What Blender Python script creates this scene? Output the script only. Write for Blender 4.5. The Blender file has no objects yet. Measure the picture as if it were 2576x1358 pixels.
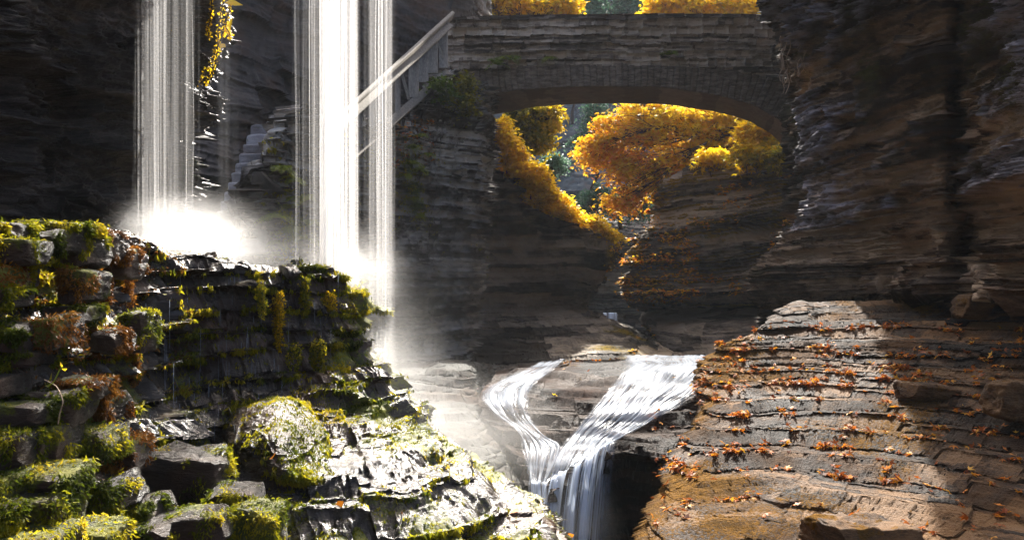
import bpy, math, random, time
import numpy as np
from mathutils import Vector
T0 = time.time()
C = bpy.context.scene.collection
sc = bpy.context.scene
R = math.radians
F = 2147.0            # focal length in pixels of a 2576 wide frame
def pt(px, py, d):
    return ((px-1288.0)/F*d, d, (679.0-py)/F*d)
def PT(a):
    a = np.asarray(a, float)
    return np.stack([(a[..., 0]-1288.0)/F*a[..., 2], a[..., 2], (679.0-a[..., 1])/F*a[..., 2]], -1)

# ------------------------------------------------------------------ noise
def _h(ix, iy, iz, seed):
    h = (ix.astype(np.int64)*374761393 + iy.astype(np.int64)*668265263 + iz.astype(np.int64)*2147483647 + seed*1274126177) & 0xFFFFFFFF
    h = ((h ^ (h >> 13))*1274126177) & 0xFFFFFFFF
    h = ((h ^ (h >> 16))*2246822519) & 0xFFFFFFFF
    h = h ^ (h >> 15)
    return (h & 0xFFFFFF)/float(0xFFFFFF)
def hsh(a, b=0, seed=0):
    a = np.asarray(a); b = np.zeros_like(a)+b
    return _h(a, b, np.zeros_like(a), seed)
def vn(P, seed=0):
    i = np.floor(P).astype(np.int64); f = P-i; f = f*f*(3-2*f)
    x, y, z = i[..., 0], i[..., 1], i[..., 2]; fx, fy, fz = f[..., 0], f[..., 1], f[..., 2]
    def L(a, b, t): return a+(b-a)*t
    c = [[[_h(x+a, y+b, z+d, seed) for d in (0, 1)] for b in (0, 1)] for a in (0, 1)]
    return L(L(L(c[0][0][0], c[0][0][1], fz), L(c[0][1][0], c[0][1][1], fz), fy),
             L(L(c[1][0][0], c[1][0][1], fz), L(c[1][1][0], c[1][1][1], fz), fy), fx)*2-1
def fbm(P, sc_, octv=4, seed=0, gain=.5):
    s = np.asarray(sc_, float); t = 0; a = 1.0; n = 0
    for o in range(octv):
        t = t+a*vn(P*s, seed+o*7); n += a; a *= gain; s = s*2.03
    return t/n
def sstep(x, a, b):
    t = np.clip((x-a)/(b-a), 0, 1); return t*t*(3-2*t)

# ------------------------------------------------------------------ object helpers
def tag(o, label=None, cat=None, group=None, kind=None):
    if label: o['label'] = label
    if cat: o['category'] = cat
    if group: o['group'] = group
    if kind: o['kind'] = kind
    return o
def empty(name, loc, label, cat, group=None, kind=None):
    o = bpy.data.objects.new(name, None); C.objects.link(o); o.location = tuple(q*U for q in loc)
    return tag(o, label, cat, group, kind)
def raw_mesh(name, V, Fc, attrs=None, smooth=False):
    """V (n,3) float, Fc (m,k) int, attrs {name:(n,)}"""
    V = np.asarray(V, np.float32); Fc = np.asarray(Fc, np.int32)
    me = bpy.data.meshes.new(name); k = Fc.shape[1]
    me.vertices.add(len(V)); me.vertices.foreach_set('co', V.ravel())
    me.loops.add(Fc.size); me.loops.foreach_set('vertex_index', Fc.ravel())
    me.polygons.add(len(Fc)); me.polygons.foreach_set('loop_start', np.arange(len(Fc), dtype=np.int32)*k)
    me.update(calc_edges=True)
    if smooth: me.polygons.foreach_set('use_smooth', np.ones(len(Fc), bool))
    for n, a in (attrs or {}).items():
        at = me.attributes.new(n, 'FLOAT', 'POINT'); at.data.foreach_set('value', np.asarray(a, np.float32).ravel())
    return me
U = 1.0    # size of a drawing unit in metres for the part being built
def link(name, me, mat, parent=None, loc=None):
    if U != 1.0:
        me.transform(__import__('mathutils').Matrix.Scale(U, 4))
        if loc is not None: loc = tuple(q*U for q in loc)
    o = bpy.data.objects.new(name, me); C.objects.link(o)
    if mat: me.materials.append(mat)
    if parent is not None:
        o.parent = parent
        o.matrix_parent_inverse.identity()
        me.transform(__import__('mathutils').Matrix.Translation(-Vector(parent.location)))
    if loc is not None:
        me.transform(__import__('mathutils').Matrix.Translation(-Vector(loc))); o.location = loc
    return o
class MB:
    def __init__(s): s.v = []; s.f = []; s.n = 0; s.a = []
    def add(s, V, Fc, a=0.0):
        V = np.asarray(V, float); Fc = np.asarray(Fc)
        if Fc.shape[1] == 3: Fc = np.concatenate([Fc, Fc[:, 2:3]], 1) if False else Fc
        s.v.append(V); s.f.append(Fc+s.n); s.n += len(V); s.a.append(np.zeros(len(V))+a)
    def tube(s, pts, rad, seg=7, a=0.0):
        pts = np.asarray(pts, float); n = len(pts); rad = np.broadcast_to(rad, (n,))
        t = np.gradient(pts, axis=0); t /= np.linalg.norm(t, axis=1, keepdims=True)+1e-9
        up = np.where(np.abs(t[:, 2:3]) > .9, [[1., 0, 0]], [[0, 0, 1.]])
        u = np.cross(t, up); u /= np.linalg.norm(u, axis=1, keepdims=True)+1e-9; w = np.cross(t, u)
        ang = np.linspace(0, 2*math.pi, seg, endpoint=False)
        V = pts[:, None]+rad[:, None, None]*(np.cos(ang)[None, :, None]*u[:, None]+np.sin(ang)[None, :, None]*w[:, None])
        i = np.arange(n-1)[:, None]*seg; j = np.arange(seg)[None]; j2 = (j+1) % seg
        Fc = np.stack([i+j, i+j2, i+seg+j2, i+seg+j], -1).reshape(-1, 4)
        s.add(V.reshape(-1, 3), Fc, a)
    def bar(s, a, b, w, h, side=None, tone=0.0):
        """rectangular bar from a to b; w along side vector, h along the third axis"""
        a = np.array(a, float); b = np.array(b, float); t = b-a; t /= np.linalg.norm(t)
        side = np.array(side if side is not None else (0, 1, 0), float); side -= t*side.dot(t); side /= np.linalg.norm(side)
        up = np.cross(side, t)
        V = []
        c = min(w, h)*.12
        prof = [(-w/2+c, -h/2), (w/2-c, -h/2), (w/2, -h/2+c), (w/2, h/2-c), (w/2-c, h/2), (-w/2+c, h/2), (-w/2, h/2-c), (-w/2, -h/2+c)]
        for p in (a, b):
            for (x, y) in prof: V.append(p+side*x+up*y)
        Fc = [[i, (i+1) % 8, 8+(i+1) % 8, 8+i] for i in range(8)]
        Fc += [[0, 1, 2, 3], [0, 3, 4, 7], [4, 5, 6, 7], [8, 9, 10, 11], [8, 11, 12, 15], [12, 13, 14, 15]]
        s.add(V, Fc, tone)
    def build(s, name, mat, parent=None, smooth=False, loc=None, attr='tone'):
        me = raw_mesh(name, np.concatenate(s.v), np.concatenate(s.f), {attr: np.concatenate(s.a)}, smooth)
        return link(name, me, mat, parent, loc)

# ------------------------------------------------------------------ sheets
def crom(A, n, axis=0):
    """Catmull-Rom resample of control array A along axis (0) to n samples"""
    A = np.moveaxis(np.asarray(A, float), axis, 0); m = len(A)
    t = np.linspace(0, m-1, n); i = np.clip(np.floor(t).astype(int), 0, m-2); f = (t-i)
    f = f.reshape((-1,)+(1,)*(A.ndim-1))
    g = lambda k: A[np.clip(k, 0, m-1)]
    p0, p1, p2, p3 = g(i-1), g(i), g(i+1), g(i+2)
    o = .5*((2*p1)+(-p0+p2)*f+(2*p0-5*p1+4*p2-p3)*f*f+(-p0+3*p1-3*p2+p3)*f**3)
    # soften overshoot
    l = p1+(p2-p1)*f
    o = .65*o+.35*l
    return np.moveaxis(o, 0, axis)
def layers(w, seed, h0, h1):
    rng = np.random.RandomState(seed)
    th = h0+(h1-h0)*rng.rand(int(40/((h0+h1)/2)))**1.5
    b = -14+np.cumsum(th)
    k = np.clip(np.searchsorted(b, w), 1, len(b)-1)
    h = b[k]-b[k-1]
    return k, np.clip((w-b[k-1])/h, 0, 1), h
def normals(P):
    du = np.gradient(P, axis=1); dv = np.gradient(P, axis=0)
    n = np.cross(du, dv); return n/(np.linalg.norm(n, axis=2, keepdims=True)+1e-12)
def grid_faces(n, m):
    i = np.arange(n-1)[:, None]*m; j = np.arange(m-1)[None]
    return np.stack([i+j, i+j+1, i+m+j+1, i+m+j], -1).reshape(-1, 4)
def strata(P, s, w, nh, levels, seed):
    tone = np.zeros(s.shape); D = np.zeros(s.shape)
    tw = 0
    for li, (h0, h1, L0, amp, gd, gw) in enumerate(levels):
        sd = seed+li*31
        hm = (h0+h1)/2
        cj = np.floor(s/(L0*2.3)+.5*vn(P*(.5/L0), sd+21)+.15*np.floor(w/(hm*2.5))).astype(np.int64)
        ww = w+hm*.55*(hsh(cj, 9, sd)-.5)+hm*.15*(s/(L0*2.3)-cj)*(hsh(cj, 11, sd)-.5)
        k, f, h = layers(ww, sd, h0, h1)
        L = L0*(.45+1.1*hsh(k, 3, sd))
        q = s/L+hsh(k, 5, sd)*17+.22*vn(P*(1.3/L0), sd+1)
        j = np.floor(q).astype(np.int64); g = q-j
        r1 = hsh(k, 1, sd); r2 = hsh(k, j, sd+2); r3 = hsh(k, j+1000, sd+3); r4 = hsh(k, j+2000, sd+4)
        gate = .45+1.1*sstep(vn(P*(.35/L0)*[1, 1, 2.5], sd+6), -.5, .5)
        pro = amp*gate*(.45*(r1*2-1)+.75*(r2*2-1)+.7*(r3-.5)*(g-.5)*2+.6*(r4-.35)*(f-.5)*2)
        dv = np.minimum(f, 1-f)*h; dh = np.minimum(g, 1-g)*L
        jag = 1+.6*vn(P*(2.2/gw*.12), sd+8)
        D += pro-gd*gate*(np.exp(-(dv/(gw*jag))**2)+.7*np.exp(-(dh/(gw*jag))**2))
        tone += (.55*r1+.45*r2)*(.9**li); tw += .9**li
    return D, tone/tw
def terrace(z, P, seed, h0, h1, strength=.85, tread=.75, wamp=.05, wsc=.8, phase=None, s=None, lat=.45):
    wv = z+wamp*fbm(P*[1, 1, 0], wsc, 3, seed+5)+(h0*.22)*fbm(P, 1.2/h1, 4, seed+6, .6)
    if phase is not None: wv = wv+phase
    if s is not None:
        L = h1*6; q = s/L+.4*vn(P*(1.2/L), seed+7)+.37*np.floor(wv/(h0+h1)); wv = wv+(h0+h1)*.22*(hsh(np.floor(q).astype(np.int64), 3, seed)-.5)
    k, f, h = layers(wv, seed, h0, h1)
    g = np.where(f < tread, f*.12, .12*tread+(f-tread)/(1-tread)*(1-.12*tread))
    o = np.where(f < .25, 1-f/.25, np.where(f < tread-.12, 0, np.where(f < tread, -(f-tread+.12)/.12, -1+2*(f-tread)/(1-tread))))
    return z+h*(g-f)*strength, k, o*h*lat*strength
class Sheet: pass
SHEETS = {}
def sheet(name, rows, nu, nv, mat, levels, seed=1, tilt=(0, 0), warp=.12, wsc=.5, fb=(.05, 1.5, 5), ter=None, flip=False,
          moss=None, kind='structure', label=None, cat=None, group=None, post=None, pre=None, terw=None, smooth=False, link_=True, dispw=None, parent=None, full=.25, chip=None, tc=1.3):
    A = PT(rows)                       # rows x cols x 3
    B = crom(crom(A, nv, 0), nu, 1)
    v = np.linspace(0, 1, nv)[:, None]+np.zeros((1, nu)); u = np.linspace(0, 1, nu)[None]+np.zeros((nv, 1))
    if pre: B = pre(B, u, v)
    N = normals(B)
    if flip: N = -N
    mid = B[nv//2]; s = np.concatenate([[0], np.cumsum(np.linalg.norm(np.diff(mid[:, :2], axis=0), axis=1))])[None]+np.zeros((nv, 1))
    P = B.copy()
    k = np.zeros(s.shape)
    if ter:
        for ti, t in enumerate(ter):
            st = t[2]*(terw(u, v) if terw else 1.0)
            P[..., 2], k, o = terrace(P[..., 2], B, seed+90+ti, t[0], t[1], st, t[3], t[4], t[5], tilt[0]*B[..., 0]+tilt[1]*B[..., 1], s, t[6] if len(t) > 6 else .45)
            hn = N[..., :2]/(np.linalg.norm(N[..., :2], axis=2, keepdims=True)+.05); P[..., :2] += hn*o[..., None]
    wq = B[..., 2]+tilt[0]*B[..., 0]+tilt[1]*B[..., 1]+warp*fbm(B, wsc, 3, seed+11)+.012*fbm(B, 6, 2, seed+12)
    nh = N*[1, 1, full]
    D, tone = strata(B, s, wq, nh, levels, seed)
    D = D+fb[0]*fbm(B, fb[1], fb[2], seed+40)+fb[0]*.22*(.5-np.abs(fbm(B, [fb[1]*5, fb[1]*5, fb[1]*9], 4, seed+43, .6))*2)
    if dispw is not None: D = D*dispw(u, v, B)
    P = P+nh*D[..., None]
    if chip:
        up_ = sstep(N[..., 2], .25, .7)
        for (am, sc1, q_) in chip:
            c_ = fbm(B+.3*fbm(B, .8, 2, seed+61)[..., None], [sc1, sc1*2.2, sc1*.5], 3, seed+60+int(sc1*3))
            P[..., 2] += up_*am*np.floor(c_*q_)/q_*2
            P = P+nh*((1-up_)*am*.8*np.floor(fbm(B, [sc1*1.2, sc1*1.2, sc1*5], 3, seed+70)*q_)/q_*2)[..., None]
    if post: P = post(P, B, N, u, v)
    N2 = normals(P)
    if flip: N2 = -N2
    m = moss(P, B, N2, u, v, tone) if moss else np.zeros(s.shape)
    tone = np.clip((tone-.5)*tc+.5, 0, 1)
    at = {'tone': tone, 'moss': m}
    S = Sheet(); S.P = P; S.N = N2; S.B = B; S.tone = tone; S.moss = m; S.u = u; S.v = v; S.Nb = N
    SHEETS[name] = S
    if link_:
        me = raw_mesh(name.split('.')[0], P.reshape(-1, 3), grid_faces(nv, nu), at, smooth)
        S.o = link(name.split('.')[0], me, mat, parent)
        if parent is None: tag(S.o, label, cat, group, kind)
    return S
class Raster:
    """nearest surface point per picture cell, used only to rest things on surfaces that are already built"""
    def __init__(s, shs, st=6):
        s.st = st; W = 2576//st+40; H = 1358//st+60; s.W = W; s.H = H
        s.D = np.full(W*H, 1e9); s.P = np.zeros((W*H, 3)); s.N = np.zeros((W*H, 3)); s.M = np.zeros(W*H)
        for n in shs:
            S = SHEETS[n]; P = S.P.reshape(-1, 3); N = S.N.reshape(-1, 3)
            ok = P[:, 1] > .5; P = P[ok]; N = N[ok]; M = S.moss.reshape(-1)[ok]
            x = ((P[:, 0]/P[:, 1]*F+1288)/st).astype(int)+20; y = ((679-P[:, 2]/P[:, 1]*F)/st).astype(int)+20
            k = (x >= 0) & (x < W) & (y >= 0) & (y < H); P = P[k]; N = N[k]; M = M[k]; idx = y[k]*W+x[k]
            o = np.argsort(-P[:, 1]); idx = idx[o]; P = P[o]; N = N[o]; M = M[o]
            d = P[:, 1]; b = d < s.D[idx]
            s.D[idx[b]] = d[b]; s.P[idx[b]] = P[b]; s.N[idx[b]] = N[b]; s.M[idx[b]] = M[b]
    def __call__(s, px, py):
        for r in range(0, 9):
            for dx in range(-r, r+1):
                for dy in ((-r, r) if abs(dx) != r else range(-r, r+1)):
                    x = int(px/s.st)+20+dx; y = int(py/s.st)+20+dy
                    if 0 <= x < s.W and 0 <= y < s.H and s.D[y*s.W+x] < 1e8: i = y*s.W+x; return s.P[i], s.N[i], s.M[i]
        return np.array(pt(px, py, 10)), np.array((0, -1., 0)), 0

# ------------------------------------------------------------------ materials
def mat(name):
    m = bpy.data.materials.new(name); m.use_nodes = True; nt = m.node_tree; nt.nodes.clear()
    out = nt.nodes.new('ShaderNodeOutputMaterial')
    def N(t, **kw):
        n = nt.nodes.new(t)
        for k, v in kw.items():
            if k in n.inputs: n.inputs[k].default_value = v
            else: setattr(n, k, v)
        return n
    return m, nt, out, N
def ramp(N, nt, src, stops):
    r = N('ShaderNodeValToRGB'); cr = r.color_ramp
    while len(cr.elements) < len(stops): cr.elements.new(.5)
    for e, (p, c) in zip(cr.elements, stops):
        e.position = p; e.color = (*c, 1) if len(c) == 3 else c
    nt.links.new(src, r.inputs[0]); return r.outputs[0]
def mathn(N, nt, op, a, b=None, clamp=False):
    n = N('ShaderNodeMath', operation=op); n.use_clamp = clamp
    for i, x in enumerate((a, b)):
        if x is None: continue
        if isinstance(x, (int, float)): n.inputs[i].default_value = x
        else: nt.links.new(x, n.inputs[i])
    return n.outputs[0]
def mixc(N, nt, f, a, b, mode='MIX'):
    n = N('ShaderNodeMix', data_type='RGBA', blend_type=mode)
    for i, x in ((0, f), (6, a), (7, b)):
        if isinstance(x, (int, float)): n.inputs[i].default_value = x
        elif isinstance(x, tuple): n.inputs[i].default_value = (*x, 1)
        else: nt.links.new(x, n.inputs[i])
    return n.outputs[2]
def rock_mat(name, dark, midc, light, mossA=(.05, .08, .012), mossB=(.16, .15, .02), rough=(.55, .9), bump=.5, spec=.5, seep=None, nscale=1.0, stain=(.12, .05, .02), stain_amt=.35):
    m, nt, out, N = mat(name); Lk = nt.links.new
    tc = N('ShaderNodeTexCoord'); mp = N('ShaderNodeMapping'); mp.inputs['Scale'].default_value = (nscale, nscale, nscale*4.5); Lk(tc.outputs['Object'], mp.inputs[0])
    n1 = N('ShaderNodeTexNoise', Scale=3.0, Detail=8.0, Roughness=.65); Lk(mp.outputs[0], n1.inputs['Vector'])
    n2 = N('ShaderNodeTexNoise', Scale=26.0, Detail=6.0, Roughness=.7); Lk(mp.outputs[0], n2.inputs['Vector'])
    n3 = N('ShaderNodeTexNoise', Scale=1.1*nscale, Detail=5.0, Roughness=.6); Lk(tc.outputs['Object'], n3.inputs['Vector'])
    at = N('ShaderNodeAttribute', attribute_name='tone'); am = N('ShaderNodeAttribute', attribute_name='moss')
    t = mathn(N, nt, 'ADD', mathn(N, nt, 'MULTIPLY', at.outputs['Fac'], .85), mathn(N, nt, 'MULTIPLY', mathn(N, nt, 'SUBTRACT', n1.outputs['Fac'], .38), .95))
    t = mathn(N, nt, 'ADD', t, mathn(N, nt, 'MULTIPLY', mathn(N, nt, 'SUBTRACT', n2.outputs['Fac'], .5), .8), True)
    col = ramp(N, nt, t, [(.2, dark), (.5, midc), (.85, light)])
    sf = ramp(N, nt, n3.outputs['Fac'], [(.5, (0, 0, 0)), (.68, (1, 1, 1))])
    col = mixc(N, nt, mathn(N, nt, 'MULTIPLY', sf, stain_amt), col, stain)
    rg = N('ShaderNodeMapRange'); rg.inputs[1].default_value = .35; rg.inputs[2].default_value = .65; rg.inputs[3].default_value = rough[0]; rg.inputs[4].default_value = rough[1]; Lk(n3.outputs['Fac'], rg.inputs[0])
    rgo = rg.outputs[0]
    if seep:   # pale mineral streak running down the face (x range in object space)
        sx = N('ShaderNodeSeparateXYZ'); Lk(tc.outputs['Object'], sx.inputs[0])
        nz = N('ShaderNodeTexNoise', Scale=1.6, Detail=4.0); Lk(tc.outputs['Object'], nz.inputs['Vector'])
        xx = mathn(N, nt, 'ADD', mathn(N, nt, 'SUBTRACT', sx.outputs[0], seep[0]), mathn(N, nt, 'MULTIPLY', mathn(N, nt, 'SUBTRACT', nz.outputs['Fac'], .5), 1.1))
        xx = mathn(N, nt, 'ADD', xx, mathn(N, nt, 'MULTIPLY', sx.outputs[2], seep[2]))
        sfac = mathn(N, nt, 'SUBTRACT', 1.0, mathn(N, nt, 'DIVIDE', mathn(N, nt, 'ABSOLUTE', xx), seep[1]), True)
        sfac = mathn(N, nt, 'MULTIPLY', sfac, mathn(N, nt, 'GREATER_THAN', sx.outputs[2], seep[3]))
        sfac = mathn(N, nt, 'MULTIPLY', sfac, ramp(N, nt, n1.outputs['Fac'], [(.4, (0.1,)*3), (.6, (1, 1, 1))]))
        col = mixc(N, nt, sfac, col, (.46, .44, .50))
        rgo = mathn(N, nt, 'SUBTRACT', rgo, mathn(N, nt, 'MULTIPLY', sfac, .3), True)
    n4 = N('ShaderNodeTexNoise', Scale=38.0, Detail=4.0, Roughness=.7); Lk(tc.outputs['Object'], n4.inputs['Vector'])
    mf = mathn(N, nt, 'ADD', am.outputs['Fac'], mathn(N, nt, 'MULTIPLY', mathn(N, nt, 'SUBTRACT', n4.outputs['Fac'], .5), .9))
    mf = ramp(N, nt, mf, [(.42, (0, 0, 0)), (.58, (1, 1, 1))])
    n5 = N('ShaderNodeTexNoise', Scale=7.0, Detail=5.0, Roughness=.7); Lk(tc.outputs['Object'], n5.inputs['Vector'])
    mc = ramp(N, nt, n5.outputs['Fac'], [(.35, mossA), (.62, mossB)])
    col = mixc(N, nt, mf, col, mc)
    rgo = mathn(N, nt, 'ADD', rgo, mathn(N, nt, 'MULTIPLY', mf, .45), True)
    b = N('ShaderNodeBsdfPrincipled'); Lk(col, b.inputs['Base Color']); Lk(rgo, b.inputs['Roughness']); b.inputs['Specular IOR Level'].default_value = spec
    bp = N('ShaderNodeBump', Strength=bump, Distance=.03); hh = mathn(N, nt, 'ADD', n2.outputs['Fac'], mathn(N, nt, 'MULTIPLY', n4.outputs['Fac'], .6)); Lk(hh, bp.inputs['Height'])
    Lk(bp.outputs[0], b.inputs['Normal']); Lk(b.outputs[0], out.inputs[0]); return m
def leaf_mat(name, stops, trans=.55, rough=.5):
    """leaf colour from per-leaf attribute 'tone'"""
    m, nt, out, N = mat(name); Lk = nt.links.new
    at = N('ShaderNodeAttribute', attribute_name='tone'); col = ramp(N, nt, at.outputs['Fac'], stops)
    b = N('ShaderNodeBsdfPrincipled', Roughness=rough); Lk(col, b.inputs['Base Color']); b.inputs['Specular IOR Level'].default_value = .3
    t = N('ShaderNodeBsdfTranslucent'); Lk(col, t.inputs[0])
    x = N('ShaderNodeMixShader'); x.inputs[0].default_value = trans; Lk(b.outputs[0], x.inputs[1]); Lk(t.outputs[0], x.inputs[2]); Lk(x.outputs[0], out.inputs[0])
    return m
def wood_mat(name, a, b_):
    m, nt, out, N = mat(name); Lk = nt.links.new
    tc = N('ShaderNodeTexCoord'); n1 = N('ShaderNodeTexNoise', Scale=9.0, Detail=7.0, Roughness=.7, Distortion=.6); mp = N('ShaderNodeMapping'); mp.inputs['Scale'].default_value = (4, 4, 1.2)
    Lk(tc.outputs['Object'], mp.inputs[0]); Lk(mp.outputs[0], n1.inputs['Vector'])
    col = ramp(N, nt, n1.outputs['Fac'], [(.32, a), (.68, b_)])
    b = N('ShaderNodeBsdfPrincipled', Roughness=.95); b.inputs['Specular IOR Level'].default_value = .12; Lk(col, b.inputs['Base Color'])
    bp = N('ShaderNodeBump', Strength=.4, Distance=.01); Lk(n1.outputs['Fac'], bp.inputs['Height']); Lk(bp.outputs[0], b.inputs['Normal']); Lk(b.outputs[0], out.inputs[0]); return m
def fall_mat(name, dens=.5, sx=26.0, tint=(.92, .95, 1.0), lo=.42, hi=.7, zs=.12, trans=.6):
    m, nt, out, N = mat(name); Lk = nt.links.new
    tc = N('ShaderNodeTexCoord'); mp = N('ShaderNodeMapping'); mp.inputs['Scale'].default_value = (sx, sx, zs); Lk(tc.outputs['Object'], mp.inputs[0])
    n1 = N('ShaderNodeTexNoise', Scale=1.0, Detail=3.5, Roughness=.65); Lk(mp.outputs[0], n1.inputs['Vector'])
    mp2 = N('ShaderNodeMapping'); mp2.inputs['Scale'].default_value = (sx*.16, sx*.16, zs*.5); Lk(tc.outputs['Object'], mp2.inputs[0])
    n2 = N('ShaderNodeTexNoise', Scale=1.0, Detail=2.0); Lk(mp2.outputs[0], n2.inputs['Vector'])
    a = ramp(N, nt, n1.outputs['Fac'], [(lo, (.04,)*3), (hi, (1, 1, 1))])
    a2 = ramp(N, nt, n2.outputs['Fac'], [(.42, (.05,)*3), (.62, (1, 1, 1))])
    at = N('ShaderNodeAttribute', attribute_name='tone')
    f = mathn(N, nt, 'MULTIPLY', mathn(N, nt, 'MULTIPLY', a, a2), dens)
    f = mathn(N, nt, 'MULTIPLY', f, at.outputs['Fac'], True)
    d = N('ShaderNodeBsdfDiffuse', Color=(*tint, 1)); t = N('ShaderNodeBsdfTranslucent', Color=(*tint, 1))
    x = N('ShaderNodeMixShader'); x.inputs[0].default_value = trans; Lk(d.outputs[0], x.inputs[1]); Lk(t.outputs[0], x.inputs[2])
    tr = N('ShaderNodeBsdfTransparent'); y = N('ShaderNodeMixShader'); Lk(f, y.inputs[0]); Lk(tr.outputs[0], y.inputs[1]); Lk(x.outputs[0], y.inputs[2])
    Lk(y.outputs[0], out.inputs[0]); return m
def vol_mat(name, dens, aniso=.55, color=(1, 1, 1), nscale=2.2):
    m, nt, out, N = mat(name); Lk = nt.links.new
    tc = N('ShaderNodeTexCoord'); ln = N('ShaderNodeVectorMath', operation='LENGTH'); Lk(tc.outputs['Object'], ln.inputs[0])
    r = mathn(N, nt, 'SUBTRACT', 1.0, ln.outputs['Value'], True)
    r = mathn(N, nt, 'POWER', r, 2.3)
    nz = N('ShaderNodeTexNoise', Scale=nscale, Detail=2.0); Lk(tc.outputs['Object'], nz.inputs['Vector'])
    nn = mathn(N, nt, 'MULTIPLY', ramp(N, nt, nz.outputs['Fac'], [(.3, (.25,)*3), (.65, (1, 1, 1))]), dens)
    d = mathn(N, nt, 'MULTIPLY', r, nn)
    v = N('ShaderNodeVolumePrincipled', Anisotropy=aniso); v.inputs['Color'].default_value = (*color, 1); Lk(d, v.inputs['Density']); Lk(v.outputs[0], out.inputs['Volume']); return m

MOSS_G = ((.045, .07, .008), (.20, .19, .015))
M = {}
M['fore'] = rock_mat('wet_moss_rock', (.010, .008, .006), (.035, .027, .02), (.09, .07, .05), *MOSS_G, rough=(.14, .36), bump=.5, stain=(.13, .05, .015), stain_amt=.45)
M['block'] = rock_mat('stone_block', (.006, .005, .004), (.022, .017, .012), (.07, .052, .038), *MOSS_G, rough=(.2, .5), bump=1.0, stain=(.16, .06, .015), stain_amt=.5)
M['dark'] = rock_mat('black_cliff', (.013, .011, .010), (.075, .062, .055), (.26, .22, .19), (.03, .04, .01), (.07, .08, .02), rough=(.22, .6), bump=.8, stain=(.05, .03, .015))
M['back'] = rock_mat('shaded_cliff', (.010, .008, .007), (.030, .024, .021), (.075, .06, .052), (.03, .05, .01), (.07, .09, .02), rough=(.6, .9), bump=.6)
M['wall'] = rock_mat('dry_stone', (.045, .037, .03), (.20, .18, .16), (.55, .52, .47), (.04, .07, .01), (.13, .17, .03), rough=(.6, .9), bump=.7, spec=.2, stain=(.1, .07, .03), stain_amt=.3)
M['bridge'] = rock_mat('bridge_stone', (.05, .036, .026), (.25, .195, .15), (.56, .47, .37), (.04, .06, .01), (.1, .12, .03), rough=(.7, .95), bump=.7, spec=.15, stain=(.1, .065, .03), stain_amt=.3)
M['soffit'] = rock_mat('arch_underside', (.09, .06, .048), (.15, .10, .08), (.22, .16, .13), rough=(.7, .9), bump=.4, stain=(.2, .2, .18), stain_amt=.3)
M['cliff'] = rock_mat('right_cliff', (.03, .018, .010), (.19, .12, .072), (.52, .37, .24), (.06, .065, .02), (.12, .12, .04), rough=(.6, .9), bump=.8, spec=.15, seep=(5.9, .42, .10, .8), stain=(.09, .085, .03), stain_amt=.35)
M['slope'] = rock_mat('leafy_slope', (.005, .003, .0015), (.034, .017, .0075), (.20, .11, .048), (.07, .035, .004), (.20, .095, .010), rough=(.5, .8), bump=.9, spec=.16, stain=(.17, .075, .015), stain_amt=.35)
M['shelf'] = rock_mat('wet_shelf', (.003, .002, .0015), (.011, .007, .005), (.045, .026, .016), (.10, .055, .006), (.26, .13, .012), rough=(.4, .8), bump=.9, spec=.08, stain=(.09, .045, .03))
M['beyond'] = rock_mat('gorge_rock', (.018, .014, .010), (.12, .098, .078), (.38, .31, .23), (.10, .085, .01), (.34, .22, .02), rough=(.6, .9), bump=.7, spec=.12, stain=(.09, .06, .03))
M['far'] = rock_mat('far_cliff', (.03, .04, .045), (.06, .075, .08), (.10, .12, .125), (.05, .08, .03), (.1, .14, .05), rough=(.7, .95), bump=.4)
M['bank'] = rock_mat('bank_rock', (.015, .015, .013), (.045, .045, .038), (.10, .10, .09), (.06, .07, .02), (.12, .13, .04), rough=(.6, .9), bump=.6, spec=.12)

up = lambda N: N[..., 2]
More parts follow.
